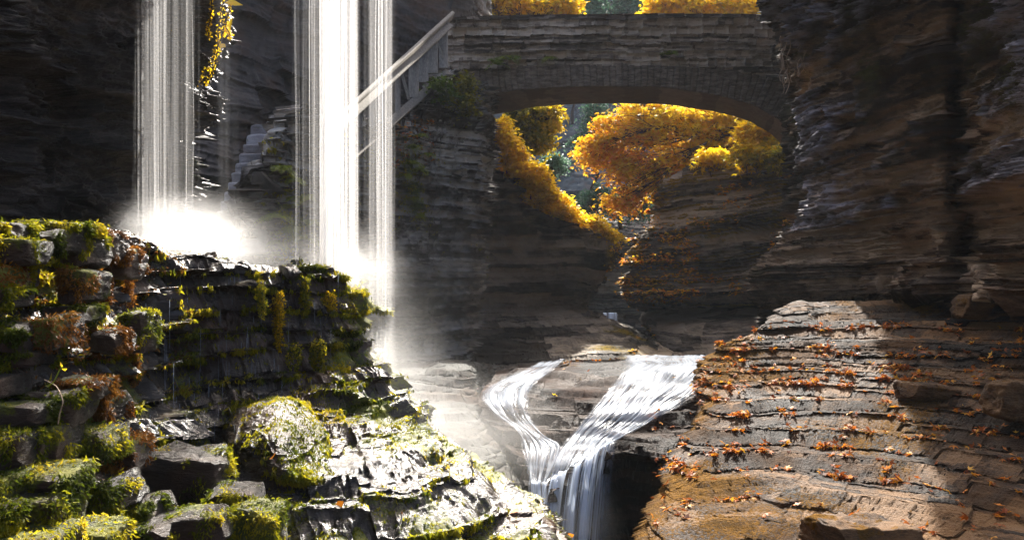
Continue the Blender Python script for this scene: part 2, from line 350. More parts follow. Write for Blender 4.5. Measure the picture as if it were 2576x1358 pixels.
# ================================================================== SETTING
# ---- foreground left: ledged, mossy wall with benches stepping down to the right
def fore_moss(P, B, N, u, v, tone):
    x = P[..., 0]; px = P[..., 0]/P[..., 1]*F+1288; py = 679-P[..., 2]/P[..., 1]*F
    n = fbm(P, 1.5, 4, 301); n2 = fbm(P*[6, 6, 1.2], 1.0, 3, 302)
    m = .30+.55*n+.35*n2
    m += .22*sstep(px, 620, 900)*(1-sstep(py, 1040, 1100))
    m += .20*sstep(px, 900, 1150)*sstep(py, 1080, 1150)
    m -= .25*sstep(up(N), .80, .97)*(py > 1040)
    m -= .2*(1-sstep(py, 560, 680))*(px < 600)
    return m
rA = [
 [(-400,575,8.0),(0,572,9.0),(200,574,9.5),(400,602,10),(520,628,10.2),(640,670,10.4),(760,674,10.5),(850,676,10.5),(866,700,10.5),(866,760,10.6)],
 [(-400,568,4.4),(0,560,4.9),(190,563,5.6),(400,596,6.6),(520,623,6.9),(640,664,7.1),(760,666,7.3),(845,669,7.5),(866,690,8.3),(856,740,9.8)],
 [(-400,574,4.0),(0,566,4.5),(190,568,5.2),(400,602,6.3),(520,629,6.6),(640,668,6.8),(760,669,7.0),(848,673,7.2),(880,712,7.6),(864,760,9.8)],
 [(-400,700,3.8),(0,690,4.3),(190,690,5.0),(400,700,6.1),(520,720,6.45),(640,745,6.65),(760,745,6.85),(850,750,7.05),(888,775,7.45),(870,800,9.8)],
 [(-400,850,3.7),(0,830,4.15),(200,830,4.8),(400,830,5.9),(520,840,6.2),(640,850,6.4),(765,850,6.65),(860,850,6.9),(902,850,7.35),(880,860,9.5)],
 [(-400,1000,3.5),(0,960,4.0),(205,960,4.6),(400,960,5.65),(520,960,5.95),(640,960,6.15),(775,945,6.45),(885,935,6.75),(965,940,7.3),(930,950,9.5)],
 [(-400,1100,3.4),(0,1060,3.9),(210,1060,4.5),(400,1060,5.45),(530,1060,5.7),(650,1060,5.85),(785,1035,6.05),(930,1025,6.3),(1028,1045,7.1),(1000,1050,9.5)],
 [(-400,1200,3.3),(0,1140,3.8),(215,1140,4.4),(400,1120,5.35),(540,1120,5.5),(660,1110,5.55),(800,1100,5.65),(960,1085,5.95),(1130,1095,6.9),(1110,1110,9.5)],
 [(-400,1300,3.1),(0,1230,3.7),(225,1230,4.2),(410,1210,4.9),(550,1210,4.95),(680,1200,5.0),(840,1190,5.1),(1020,1175,5.4),(1230,1165,6.3),(1220,1190,9.0)],
 [(-400,1380,3.0),(0,1320,3.5),(235,1320,4.0),(430,1300,4.4),(570,1300,4.45),(710,1290,4.6),(880,1280,4.75),(1090,1270,5.0),(1360,1262,5.85),(1345,1290,8.5)],
 [(-400,1560,2.8),(0,1470,3.2),(250,1470,3.6),(450,1450,3.8),(600,1440,3.9),(760,1430,4.0),(940,1420,4.2),(1170,1410,4.5),(1450,1400,5.4),(1440,1420,8.0)],
]
LV_FORE = [(.09, .20, .34, .12, .05, .018), (.03, .08, .20, .045, .02, .009), (.015, .03, .12, .010, .004, .004)]
SA = sheet('mossy_ledge', rA, 820, 700, M['fore'], LV_FORE, seed=11, warp=.10, wsc=.7, fb=(.07, 1.8, 6), tilt=(.06, 0), moss=fore_moss, chip=[(.03, 2.2, 5), (.012, 6, 5)],
      ter=[(.10, .22, .9, .86, .06, .9, .35), (.03, .06, .7, .80, .03, 2.5, .4)])
# ---- right slope
def slope_moss(P, B, N, u, v, tone):
    px = P[..., 0]/P[..., 1]*F+1288
    return .30+.6*fbm(P, 1.1, 4, 311)+.22*(1-sstep(px, 1850, 2250))-.25*sstep(px, 2300, 2450)
rF = [
 [(1990,800,19),(1960,775,13.6),(2100,757,13.8),(2300,750,13.9),(2500,745,13.3),(2720,745,12.6),(3000,740,12)],
 [(1985,840,18),(1925,812,12.6),(2060,800,12.6),(2270,795,12.5),(2480,795,11.8),(2700,795,11.2),(3000,790,10.6)],
 [(1800,920,17),(1775,888,11.8),(1980,868,11.6),(2230,862,11.2),(2470,860,10.6),(2700,860,10),(3000,855,9.3)],
 [(1790,990,15),(1770,950,11.0),(1970,938,10.8),(2230,935,10.3),(2480,940,9.7),(2710,940,9.2),(3020,940,8.5)],
 [(1790,1070,13.5),(1780,1030,10.0),(1980,1020,9.8),(2240,1020,9.4),(2490,1035,8.8),(2730,1040,8.3),(3050,1050,7.7)],
 [(1735,1200,12),(1715,1115,9.2),(1960,1108,8.95),(2230,1120,8.5),(2490,1140,7.9),(2740,1155,7.4),(3080,1170,6.8)],
 [(1715,1290,11),(1692,1205,8.4),(1950,1205,8.1),(2230,1225,7.6),(2500,1250,7.1),(2760,1275,6.6),(3100,1300,6.1)],
 [(1670,1400,10),(1648,1310,7.5),(1930,1310,7.2),(2220,1335,6.8),(2500,1365,6.3),(2770,1400,5.9),(3120,1430,5.5)],
 [(1665,1560,9),(1640,1450,6.5),(1920,1460,6.3),(2210,1480,6.0),(2500,1520,5.6),(2790,1560,5.2),(3150,1600,4.9)],
]
for r in rF:   # plunge side: a steep wrap column in front of everything else on the left
    x, y, d = r[1]; r[0] = (x+14, y+260, d+1.5)
LV_SL = [(.10, .25, 1.8, .05, .02, .02), (.03, .07, .9, .03, .012, .008), (.012, .03, .45, .012, .006, .004)]
SF = sheet('leafy_rock_slope', rF, 900, 760, M['slope'], LV_SL, seed=23, warp=.04, wsc=.5, fb=(.07, 1.0, 6), tilt=(-.02, 0), moss=slope_moss, tc=2.8, chip=[(.05, 1.1, 6), (.018, 3.2, 6)],
      ter=[(.05, .14, .97, .86, .03, .5, 1.15), (.02, .045, .92, .80, .01, 1.6, 1.1)])
# ---- wet shelf below the bridge
def shelf_moss(P, B, N, u, v, tone):
    px = P[..., 0]/P[..., 1]*F+1288; py = 679-P[..., 2]/P[..., 1]*F
    return .12+.5*fbm(P, 2.0, 4, 321)+.25*(1-sstep(py, 900, 915))
rG = [
 [(1250,925,17),(1385,905,17),(1500,897,17),(1620,893,17),(1740,893,17),(1850,893,17),(1950,893,17)],
 [(1235,950,14.5),(1375,925,14.8),(1500,912,15),(1620,908,15),(1740,906,15),(1850,904,15),(1960,900,15)],
 [(1205,985,12.8),(1330,965,13),(1480,950,13),(1610,945,13),(1730,942,13),(1850,940,13),(1960,930,13)],
 [(1215,1035,11.7),(1330,1010,11.7),(1470,1000,11.7),(1600,995,11.7),(1720,992,11.7),(1850,990,11.7),(1960,980,11.7)],
 [(1260,1085,10.7),(1350,1065,10.7),(1450,1050,10.8),(1590,1045,10.9),(1700,1045,10.9),(1820,1040,10.9),(1940,1030,10.9)],
 [(1300,1150,9.9),(1370,1130,9.9),(1460,1105,10.2),(1580,1072,10.5),(1680,1090,10.3),(1790,1085,10.2),(1920,1070,10.2)],
 [(1330,1232,9.3),(1385,1222,9.3),(1450,1170,9.6),(1565,1110,10.1),(1690,1128,9.7),(1780,1130,9.6),(1900,1130,9.6)],
 [(1330,1262,9.25),(1388,1250,9.25),(1455,1200,9.55),(1568,1140,10.05),(1692,1155,9.65),(1782,1160,9.6),(1900,1160,9.6)],
 [(1330,1500,9.9),(1388,1500,9.9),(1455,1500,10.6),(1590,1500,11.4),(1720,1500,11.0),(1800,1500,10.4),(1900,1500,10.4)],
 [(1330,1900,10.6),(1388,1900,10.6),(1455,1900,11.6),(1600,1900,12.4),(1730,1900,12.0),(1800,1900,11.2),(1900,1900,11)],
]
rG = [[(x, y, d if d < 10.3 else 10.3+(d-10.3)*.62) for x, y, d in r] for r in rG]
SG = sheet('wet_rock_shelf', rG, 520, 480, M['shelf'], [(.10, .2, 1.2, .05, .02, .015), (.03, .06, .5, .02, .008, .007)], seed=37, warp=.04, fb=(.05, 1.5, 5),
      ter=[(.08, .16, .95, .86, .04, .8, .4), (.02, .045, .7, .82, .02, 2.2, .4)], moss=shelf_moss, tc=2.4, chip=[(.025, 1.5, 5), (.01, 4, 5)])
# ---- bank left of the stream
rK = [
 [(900,915,14.5),(1000,915,14.5),(1100,905,15),(1190,905,16),(1260,915,18)],
 [(880,960,13),(1000,950,13.2),(1100,925,13.2),(1180,925,13.4),(1212,960,15.5)],
 [(880,1020,11.8),(1000,1000,12),(1100,985,12.2),(1190,985,12.4),(1222,1020,13.5)],
 [(880,1120,10.2),(1000,1090,10.5),(1110,1075,10.7),(1220,1070,10.9),(1275,1100,11.8)],
 [(900,1230,8.9),(1020,1190,9.2),(1150,1170,9.5),(1270,1160,9.9),(1320,1180,10.6)],
 [(900,1330,7.9),(1050,1290,8.2),(1180,1270,8.5),(1310,1260,8.9),(1345,1270,9.7)],
 [(900,1500,7.0),(1080,1450,7.2),(1210,1430,7.6),(1330,1420,8.0),(1362,1420,8.8)],
]
sheet('stream_bank', rK, 260, 300, M['bank'], [(.08, .16, .8, .04, .012, .012), (.02, .05, .35, .012, .005, .006)], seed=41, warp=.05, fb=(.06, 1.2, 5),
      ter=[(.05, .11, .95, .86, .06, .8, .7), (.015, .03, .8, .8, .02, 2.2, .7)], chip=[(.04, 1.6, 5), (.015, 4, 5)])
# ---- right cliff
def cliff_moss(P, B, N, u, v, tone): return .18+.55*fbm(P, .9, 4, 331)+.12*up(N)-.25*sstep(-P[..., 2], -2.5, .5)
edge = [(-160,1925),(0,1962),(60,1985),(130,2018),(170,2000),(250,2015),(330,2026),(420,2044),(520,2030),(590,1990),(640,1950),(690,1912),(738,1908)]
rE = []
for py, x0 in edge:
    bulge = .25*math.sin(py/70.)+.15*math.sin(py/31.+1)
    rE.append([(x0+60,py,31),(x0+8,py,24),(x0,py,17.6),(2100,py,16.0+bulge),(2200,py,14.7-bulge*.6),(2300,py,13.5+bulge*.5),(2380,py,12.7),(2425,py,13.6),(2478,py,11.6+bulge*.5),(2560,py,10.2),(2700,py,8.8),(3000,py,6.8)])
lip = [(1985,752,31),(1930,752,24),(1925,748,17.9),(2100,722,16.2),(2200,712,14.8),(2300,704,13.6),(2380,702,12.8),(2425,704,13.2),(2478,706,11.9),(2560,706,10.6),(2700,700,9.3),(3000,700,7.3)]
rE.append([(x, y-14, d-.1) for x, y, d in lip]); rE.append(lip)
rE.append([(x+20, y+12, d+1.2) for x, y, d in lip]); rE.append([(x+25, y+60, d+2.2) for x, y, d in lip]); rE.append([(x+25, y+130, d+2.4) for x, y, d in lip])
rE[0] = [(x-50, y, d) for x, y, d in rE[0]]; base0 = list(rE[0])
for j_, (dx_, dy_) in enumerate([(-30, -50), (40, -100), (-70, -170), (30, -230), (-100, -310), (0, -390), (-80, -480), (-30, -620)]): rE.insert(0, [(x+dx_, y+dy_, d-.3) for x, y, d in base0])  # unseen upper rows, jogged sideways to shape the shadow on the slope
LV_CL = [(.35, .8, 1.9, .26, .10, .035), (.09, .22, .9, .13, .06, .016), (.03, .07, .45, .04, .02, .009)]
SE = sheet('right_gorge_cliff', rE, 760, 1150, M['cliff'], LV_CL, seed=53, tilt=(-.08, .04), warp=.10, wsc=.35, fb=(.07, .9, 6), moss=cliff_moss, tc=2.8, chip=[(.12, .8, 6), (.05, 2.4, 6)])
# ---- left dark cliff (behind the first fall)
rB = []
for py, xe, dx in [(-700,560,0),(-160,560,0),(-20,545,0),(100,530,.1),(200,478,.2),(300,440,.3),(400,410,.35),(500,385,.3),(600,370,.6),(720,370,1.2)]:
    rB.append([(-500,py,6.8),(-150,py,7.6+dx),(60,py,8.8+dx*1.3),(200,py,9.4+dx),(330,py,9.9+dx),(xe-40,py,10.6+dx),(xe,py,11.8),(xe+6,py,15)])
SB = sheet('left_black_cliff', rB, 480, 560, M['dark'], [(.4, .9, .8, .30, .10, .05), (.12, .3, .35, .13, .05, .025), (.03, .09, .2, .035, .012, .010)], seed=61, tilt=(.2, 0), warp=.5, wsc=.6,
      fb=(.30, 1.2, 6, ), moss=lambda P, B, N, u, v, t: .2+.6*fbm(P*[1, 1, .35], 1.2, 4, 341), chip=[(.10, 1.5, 5), (.04, 4, 5)])
M['step'] = rock_mat('step_stone', (.09, .09, .10), (.2, .2, .22), (.36, .36, .39), rough=(.5, .8), bump=.5)
U = 1.33   # the bridge stands 24 m away
# ---- back wall behind the stairs
rW = [
 [(300,-330,17),(560,-330,18),(760,-330,19),(960,-330,20),(1120,-330,20.5),(1230,-330,22),(1260,-330,30)],
 [(300,-150,17),(560,-150,18),(760,-150,19),(960,-150,20),(1120,-150,20.5),(1215,-150,22),(1250,-150,30)],
 [(300,120,16),(560,120,17),(760,120,18.3),(960,120,19.5),(1120,120,20.5),(1215,120,21.5),(1250,120,30)],
 [(300,330,15),(560,330,16),(760,330,18),(960,330,19.5),(1120,330,20.5),(1200,330,21.5),(1230,330,30)],
 [(300,520,14),(500,520,14.6),(700,520,17),(960,520,19),(1120,520,20),(1200,520,21.5),(1230,520,30)],
 [(300,700,13),(480,700,13.4),(700,700,17),(960,700,19),(1120,700,20),(1200,700,21.5),(1230,700,30)],
 [(300,900,13),(480,900,13),(700,900,17),(960,900,19),(1120,900,20),(1200,900,21.5),(1230,900,30)],
]
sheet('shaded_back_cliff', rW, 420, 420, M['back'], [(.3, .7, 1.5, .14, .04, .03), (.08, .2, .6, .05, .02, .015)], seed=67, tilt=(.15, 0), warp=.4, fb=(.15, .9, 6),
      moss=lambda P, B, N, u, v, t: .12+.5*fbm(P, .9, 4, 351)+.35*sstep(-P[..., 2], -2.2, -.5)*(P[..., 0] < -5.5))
# ---- beyond the bridge, left mass
rH1 = [
 [(1100,425,27),(1240,420,27),(1330,505,28),(1430,555,28),(1490,575,29),(1520,590,30),(1535,595,32)],
 [(1100,425,20.5),(1240,432,21.5),(1330,522,22.3),(1430,565,23),(1500,590,23.5),(1543,607,24.2),(1538,607,29)],
 [(1100,480,20.2),(1240,490,21.2),(1330,560,22),(1430,600,22.7),(1502,620,23.3),(1548,640,24.1),(1535,640,29)],
 [(1100,600,20),(1240,600,21),(1330,640,21.8),(1430,670,22.6),(1490,685,23.3),(1520,695,24.1),(1510,695,29)],
 [(1100,700,20),(1240,700,21),(1330,710,21.8),(1420,720,22.7),(1465,730,23.4),(1490,740,24.2),(1480,740,29)],
 [(1100,770,20),(1240,770,21),(1330,770,21.8),(1410,770,22.7),(1450,772,23.4),(1470,775,24.4),(1470,776,29)],
 [(1100,800,19.8),(1240,800,20.8),(1340,800,21.4),(1430,796,22),(1500,795,22.8),(1560,812,23.6),(1560,812,29)],
 [(1100,850,19),(1240,850,19.8),(1350,845,20),(1460,840,20.5),(1560,838,21.3),(1640,850,22.6),(1645,850,28)],
 [(1100,900,17.5),(1240,900,17.8),(1360,890,18),(1480,885,18.3),(1600,880,18.8),(1715,892,20.0),(1730,892,26)],
 [(1100,960,16.5),(1240,960,16.7),(1360,930,17),(1480,925,17),(1600,920,17.2),(1730,910,18.4),(1740,910,26)],
]
def h1_moss(P, B, N, u, v, tone):
    px = P[..., 0]/P[..., 1]*F+1288; py = 679-P[..., 2]/P[..., 1]*F
    return .05+.5*fbm(P, 1.0, 4, 361)+.12*sstep(py, 800, 840)*sstep(px, 1380, 1500)+.20*sstep(py-(px-1480)*.45, 782, 792)*sstep(px, 1450, 1560)*(1-.0*py)+.5*sstep(py, 560, 640)*sstep(px, 1500, 1540)*(py < 720)
SH1 = sheet('left_gorge_spur', rH1, 460, 420, M['beyond'], [(.2, .5, 2.5, .14, .05, .03), (.06, .14, 1.0, .07, .025, .015)], seed=71, warp=.12, fb=(.15, .7, 6), moss=h1_moss, tc=2.8, chip=[(.10, .8, 6), (.04, 2.4, 6)],
      ter=[(.07, .18, .95, .88, .06, .6, .7), (.02, .05, .9, .82, .02, 1.6, .7)], terw=lambda u, v: sstep(v, .55, .68))
# ---- beyond the bridge, right mass
rH2 = [
 [(1700,455,34),(1730,445,32),(1790,420,31),(1900,410,30),(2000,410,28),(2100,400,27),(2200,400,26)],
 [(1660,470,30),(1662,455,26.5),(1760,408,25.3),(1880,398,24.5),(1990,398,23.5),(2080,398,22.5),(2200,398,21.5)],
 [(1660,520,30),(1652,500,26.2),(1760,470,25),(1880,460,24.2),(1990,460,23.2),(2080,460,22.3),(2200,460,21.3)],
 [(1655,570,30),(1640,560,26),(1750,545,24.7),(1870,540,23.8),(1985,540,22.8),(2080,540,22),(2200,540,21)],
 [(1625,650,30),(1603,650,25.8),(1730,640,24.4),(1860,635,23.4),(1980,630,22.4),(2080,630,21.7),(2200,630,20.7)],
 [(1600,720,30),(1585,715,25.6),(1720,710,24.2),(1850,705,23.2),(1975,700,22.3),(2080,700,21.5),(2200,700,20.5)],
 [(1590,756,30),(1566,752,25.4),(1715,752,24.0),(1850,748,23.1),(1975,745,22.2),(2080,745,21.4),(2200,745,20.5)],
 [(1620,775,32),(1625,778,28.4),(1715,772,27),(1850,768,25.5),(1975,760,24),(2080,760,23.5),(2200,760,22.5)],
 [(1620,800,30),(1615,806,26),(1715,800,25.0),(1850,796,24),(1975,790,22.8),(2080,790,22),(2200,790,21)],
 [(1650,840,28),(1640,836,24.2),(1730,822,23),(1850,815,22),(1975,815,21.4),(2080,815,20.5),(2200,815,20)],
 [(1700,890,26),(1690,888,22.4),(1760,880,21.6),(1850,880,21),(1975,880,20),(2080,880,19.5),(2200,880,19)],
 [(1700,930,25),(1700,925,21.5),(1760,925,20.5),(1850,925,20),(1975,925,19),(2080,925,18.5),(2200,925,18)],
]
def h2_moss(P, B, N, u, v, tone):
    px = P[..., 0]/P[..., 1]*F+1288; py = 679-P[..., 2]/P[..., 1]*F
    return .22+.55*fbm(P*[1, 1, 2.0], .9, 4, 371)+.5*up(N)-.25*sstep(py, 700, 750)+.3*(1-sstep(px-(py-450)*-.25, 1640, 1690))+.15*sstep(px, 1900, 2030)
SH2 = sheet('right_gorge_spur', rH2, 420, 480, M['beyond'], [(.25, .5, 2.0, .24, .06, .04), (.07, .16, .9, .12, .035, .02)], seed=83, warp=.2, wsc=.4, tilt=(-.08, 0), fb=(.2, .7, 6), moss=h2_moss, tc=2.8, chip=[(.10, .8, 6), (.04, 2.4, 6)],
      dispw=lambda u, v, B: 1-.75*sstep(v, .55, .62))
# ---- far walls
def far(name, rows, seed, m=M['far'], nu=160, nv=160, lv=None):
    return sheet(name, rows, nu, nv, m, lv or [(.5, 1.2, 4, .4, .15, .1), (.15, .35, 1.6, .15, .05, .04)], seed=seed, warp=.3, fb=(.5, .3, 5), moss=lambda P, B, N, u, v, t: .25+.5*fbm(P, .3, 4, 381))
far('middle_gorge_wall', [
 [(1350,520,42),(1450,535,38),(1530,545,37),(1600,548,38),(1680,530,42)],
 [(1350,600,41),(1450,590,37),(1540,590,36),(1620,592,37),(1700,560,40)],
 [(1350,700,41),(1450,690,38),(1540,690,38),(1620,690,37),(1700,680,40)],
 [(1350,770,40),(1450,770,39),(1540,776,39.5),(1620,776,38.5),(1700,770,40)],
 [(1350,800,40),(1450,800,39),(1540,800,39.5),(1620,800,38.5),(1700,800,40)]], 91, M['beyond'], 260, 260, [(.2, .5, 3, .2, .07, .04), (.08, .16, 1.2, .08, .03, .02)])
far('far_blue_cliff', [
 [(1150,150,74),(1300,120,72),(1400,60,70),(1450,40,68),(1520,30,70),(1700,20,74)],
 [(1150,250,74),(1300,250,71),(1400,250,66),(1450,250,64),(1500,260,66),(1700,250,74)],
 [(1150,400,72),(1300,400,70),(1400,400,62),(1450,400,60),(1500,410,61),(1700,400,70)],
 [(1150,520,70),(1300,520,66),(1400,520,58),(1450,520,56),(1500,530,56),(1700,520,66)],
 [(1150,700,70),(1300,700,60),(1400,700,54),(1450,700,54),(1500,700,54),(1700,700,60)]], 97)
U = 1.0
# creek bed floor far below everything + hillside that closes the view
fl = MB()
xs = np.linspace(-60, 60, 80); ys = np.linspace(-20, 120, 90); X, Y = np.meshgrid(xs, ys)
Z = -7+.6*fbm(np.stack([X, Y, X*0], -1), .2, 4, 5)
me = raw_mesh('ground', np.stack([X, Y, Z], -1).reshape(-1, 3), grid_faces(90, 80), {'tone': Z.ravel()*0+.5, 'moss': Z.ravel()*0})
tag(link('ground', me, M['back']), kind='structure')
U = 1.33
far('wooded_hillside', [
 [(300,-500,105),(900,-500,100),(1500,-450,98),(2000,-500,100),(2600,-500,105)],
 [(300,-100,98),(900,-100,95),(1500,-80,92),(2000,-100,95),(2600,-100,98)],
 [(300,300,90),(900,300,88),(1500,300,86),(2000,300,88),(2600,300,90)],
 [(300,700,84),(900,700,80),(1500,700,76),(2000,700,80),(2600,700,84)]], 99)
U = 1.0
print('sheets', round(time.time()-T0, 1))
U = 1.33
# ================================================================== STONE WORK
def masonry(h0, h1, L0, amp, gd, gw): return [(h0, h1, L0, amp, gd, gw), (h0*.35, h1*.4, L0*.5, amp*.10, gd*.03, gw*.5)]
# ---- stair wall (retaining wall of the bridge)
cx = [(592,575,12.2),(640,470,12.7),(700,348,13.2),(740,297,13.6),(860,296,14.4),(960,330,15.2),(1060,270,16.2),(1125,205,16.9),(1203,243,17.6)]
brow = [(600,980,11.9),(655,980,12.3),(720,980,12.8),(765,980,13.2),(870,980,14.0),(955,980,14.8),(1045,975,15.8),(1105,965,16.4),(1180,955,17.2)]
rC = []
top = np.array(cx, float); bot = np.array(brow, float)
rC.append([tuple(t+np.array([0, 500, .75])) for t in top]+[(1215,700,21)])
rC.append([tuple(t+np.array([0, 6, .62])) for t in top]+[(1222,262,21)])
for f, xr in [(0, 1232), (.02, 1230), (.25, 1226), (.5, 1208), (.75, 1192), (1, 1184)]:
    rr = [tuple(t+(b-t)*f) for t, b in zip(top, bot)]; rr[-1] = (xr-12, rr[-1][1], rr[-1][2]); rC.append(rr+[(xr, rr[-1][1]+4, rr[-1][2]+3.5)])
def stepcap(B, u, v):
    nv = B.shape[0]; it = int(round(nv*2/7.0))
    zt = B[it, :, 2].copy()
    col = np.floor(u[0]*30+.3*np.sin(u[0]*60)).astype(int)
    q = np.zeros_like(zt)
    for c in np.unique(col): q[col == c] = zt[col == c].mean()
    q = np.floor(q/.16)*.16+.07
    wgt = np.clip((B[..., 2]-B[-1, :, 2])/(zt-B[-1, :, 2]+1e-6), 0, 1)
    B[..., 2] += (q-zt)[None]*wgt
    return B
def wall_moss(P, B, N, u, v, tone):
    px = P[..., 0]/P[..., 1]*F+1288; py = 679-P[..., 2]/P[..., 1]*F
    return .10+.5*fbm(P, 1.6, 4, 401)+.30*np.exp(-((px-740)/70)**2)*sstep(py, 380, 470)+.28*np.exp(-((px-1040)/50)**2)*(1-sstep(py, 520, 640))*sstep(py, 300, 350)-.2*(1-sstep(py, 300, 360))
SC = sheet('stair_wall', rC, 760, 720, M['wall'], masonry(.09, .17, .30, .13, .10, .020), seed=107, warp=.03, fb=(.05, 2.0, 5), pre=stepcap, tc=2.6, moss=wall_moss,
      kind=None, label='tall dry stone retaining wall with stepped top and ferns beside the stone stairs', cat='stone wall')
# ---- bridge
BR = empty('stone_bridge', (0, 18, 0), 'dark stone arch footbridge spanning the gorge under yellow foliage', 'bridge')
D0, D1 = 18.0, 19.9
ax = np.array([1120,1160,1203,1250,1300,1400,1500,1600,1640,1700,1760,1800,1850,1900,1930,1960,1990,2015,2040], float)
ab = np.interp(ax, [1120,1203,1300,1400,1500,1640,1700,1800,1850,1900,1960,2010,2040], [262,244,226,219,216,218,223,238,250,266,300,352,400])
at_ = np.interp(ax, [1120,1203,1300,1400,1500,1640,1700,1800,1850,1900,1960,2010,2040], [200,182,170,166,166,167,169,176,184,195,213,238,262])
cop = np.interp(ax, [1120,1200,1400,1700,1900,2040], [46,42,38,36,37,40])
def rowp(xs, ys, d): return [(x, y, d) for x, y in zip(xs, ys)]
def scal(xs, ys, d, dn): # same world x,z at another depth
    return [(1288+(x-1288)*d/dn+44*(dn-d)/1.9, 679+(y-679)*d/dn, dn) for x, y in zip(xs, ys)]   # the barrel runs slightly to the right
rows = [scal(ax, ax*0+150, D0, D0+.5), scal(ax, cop, D0, D0+.5), rowp(ax, cop, D0)]
for f in (.02, .35, .7, 1.0): rows.append(rowp(ax, cop+(at_-cop)*f, D0))
def bmoss(P, B, N, u, v, t): return .12+.45*fbm(P, 1.4, 4, 411)-.1*up(N)
S1 = sheet('parapet_wall', rows, 900, 330, M['bridge'], masonry(.10, .19, .40, .055, .07, .017), seed=113, warp=.02, fb=(.02, 2.5, 5), moss=bmoss, parent=BR, tc=2.2)
rows = [rowp(ax, at_, D0+.0), rowp(ax, at_, D0-.03), rowp(ax, (at_+ab)/2, D0-.03), rowp(ax, ab, D0-.03), rowp(ax, ab, D0+.02)]
# voussoirs lean with the arch: shear the x of the upper row outwards
sl_ = np.gradient(ab, ax)
rows = [[(x+(sl_[i]*(ab[i]-y))*.75, y, d) for i, (x, y, d) in enumerate(r)] for r in rows]
def ring_pre(B, u, v): return B
def vdisp(P, B, N, u, v):
    P = B.copy(); s = np.concatenate([[0], np.cumsum(np.linalg.norm(np.diff(B[B.shape[0]//2], axis=0), axis=1))])[None]+0*u
    q = s/.135+.35*vn(B*1.5, 5)*1.0; j = np.floor(q).astype(np.int64); g = q-j
    pro = .03*(hsh(j, 1, 77)*2-1)-.05*np.exp(-(np.minimum(g, 1-g)*.135/.012)**2)+.015*fbm(B, 6, 4, 9)
    lng = .05*(hsh(j, 2, 78)-.3)*(v < .3)
    P[..., 1] -= pro*sstep(v, .05, .2); P[..., 2] += lng
    return P
sheet('arch_ring', rows, 1000, 90, M['bridge'], [(5, 6, 5, .0, .0, .1)], seed=117, fb=(0, 1, 1), moss=bmoss, parent=BR, post=vdisp)
rows = [rowp(ax, ab, D0-.01)]+[scal(ax, ab, D0, d) for d in (D0+.4, D0+.9, D0+1.4, D1)]
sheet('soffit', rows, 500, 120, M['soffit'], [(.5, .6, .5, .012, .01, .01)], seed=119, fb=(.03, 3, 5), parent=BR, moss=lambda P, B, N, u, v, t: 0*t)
rows = [scal(ax, ab, D0, D1), scal(ax, at_, D0, D1+.02), scal(ax, ax*0+150, D0, D1+.03), scal(ax, cop, D0, D1+.03), scal(ax, cop, D0, D1-.5), scal(ax, ax*0+150, D0, D1-.5), scal(ax, ax*0+152, D0, D0+.5)]
sheet('back_face', rows, 400, 200, M['bridge'], masonry(.08, .15, .42, .03, .04, .011), seed=121, warp=.02, fb=(.02, 2, 4), parent=BR, moss=bmoss)
# little impost ledge under the left end of the arch
# ---- rough block
def cube_sphere(n=14, p=5.0):
    a = np.linspace(-1, 1, n); U, V_ = np.meshgrid(a, a); V = []; Fc = []
    for ax_ in range(3):
        for sg in (-1, 1):
            q = [None]*3; q[ax_] = np.full_like(U, sg); q[(ax_+1) % 3] = U; q[(ax_+2) % 3] = V_
            V.append(np.stack(q, -1).reshape(-1, 3)); f = grid_faces(n, n)+n*n*(len(V)-1); Fc.append(f if sg > 0 else f[:, ::-1])
    V = np.concatenate(V); r = (np.abs(V)**p).sum(1)**(1/p); return V/r[:, None], np.concatenate(Fc)
CS = cube_sphere(30, 9.0)
BLOCKDATA = []
def rblock(c, size, rot=0, seed=0, amp=.12, moss=.35, tilt=0, name='stone_block', m=None, parent=None, chips=9, mossbias=.12):
    V, Fc = CS; V = V*np.array(size)/2
    mn = min(size)
    off = seed*3.7
    wob = np.stack([fbm(V+off, 1.2/mn, 3, seed+i) for i in range(3)], -1)
    V = V+wob*mn*amp*1.5
    nn = V/(np.linalg.norm(V, axis=1, keepdims=True)+1e-9)
    V = V+nn*(fbm(V+off, [3/mn, 3/mn, 6/mn], 5, seed+9, .6)*mn*amp*1.1)[:, None]
    # chips: cut by a few random planes
    rng = np.random.RandomState(seed)
    for _ in range(chips):
        nrm = rng.randn(3); nrm /= np.linalg.norm(nrm); sup = np.abs(nrm*np.array(size)/2).sum()*(.70+.2*rng.rand())
        d = V@nrm-sup; V = V-np.maximum(d, 0)[:, None]*nrm
    c_, s_ = math.cos(rot), math.sin(rot); V = V@np.array([[c_, s_, 0], [-s_, c_, 0], [0, 0, 1]])
    c_, s_ = math.cos(tilt), math.sin(tilt); V = V@np.array([[c_, 0, s_], [0, 1, 0], [-s_, 0, c_]])
    W = V+np.array(c)
    ms = moss+.75*fbm(W, 7.0, 4, 900+seed)+mossbias*np.clip(V[:, 2]/size[2]*2, -1, 1)
    tn = np.clip(.5+.5*(hsh(np.array([seed]), 4, 5)[0]-.5)+.3*fbm(W, 5, 3, 77), 0, 1)
    me = raw_mesh(name, W, Fc, {'tone': tn, 'moss': ms})
    BLOCKDATA.append((W, nn, ms))
    return link(name, me, m or M['block'], parent, loc=None if parent else c)
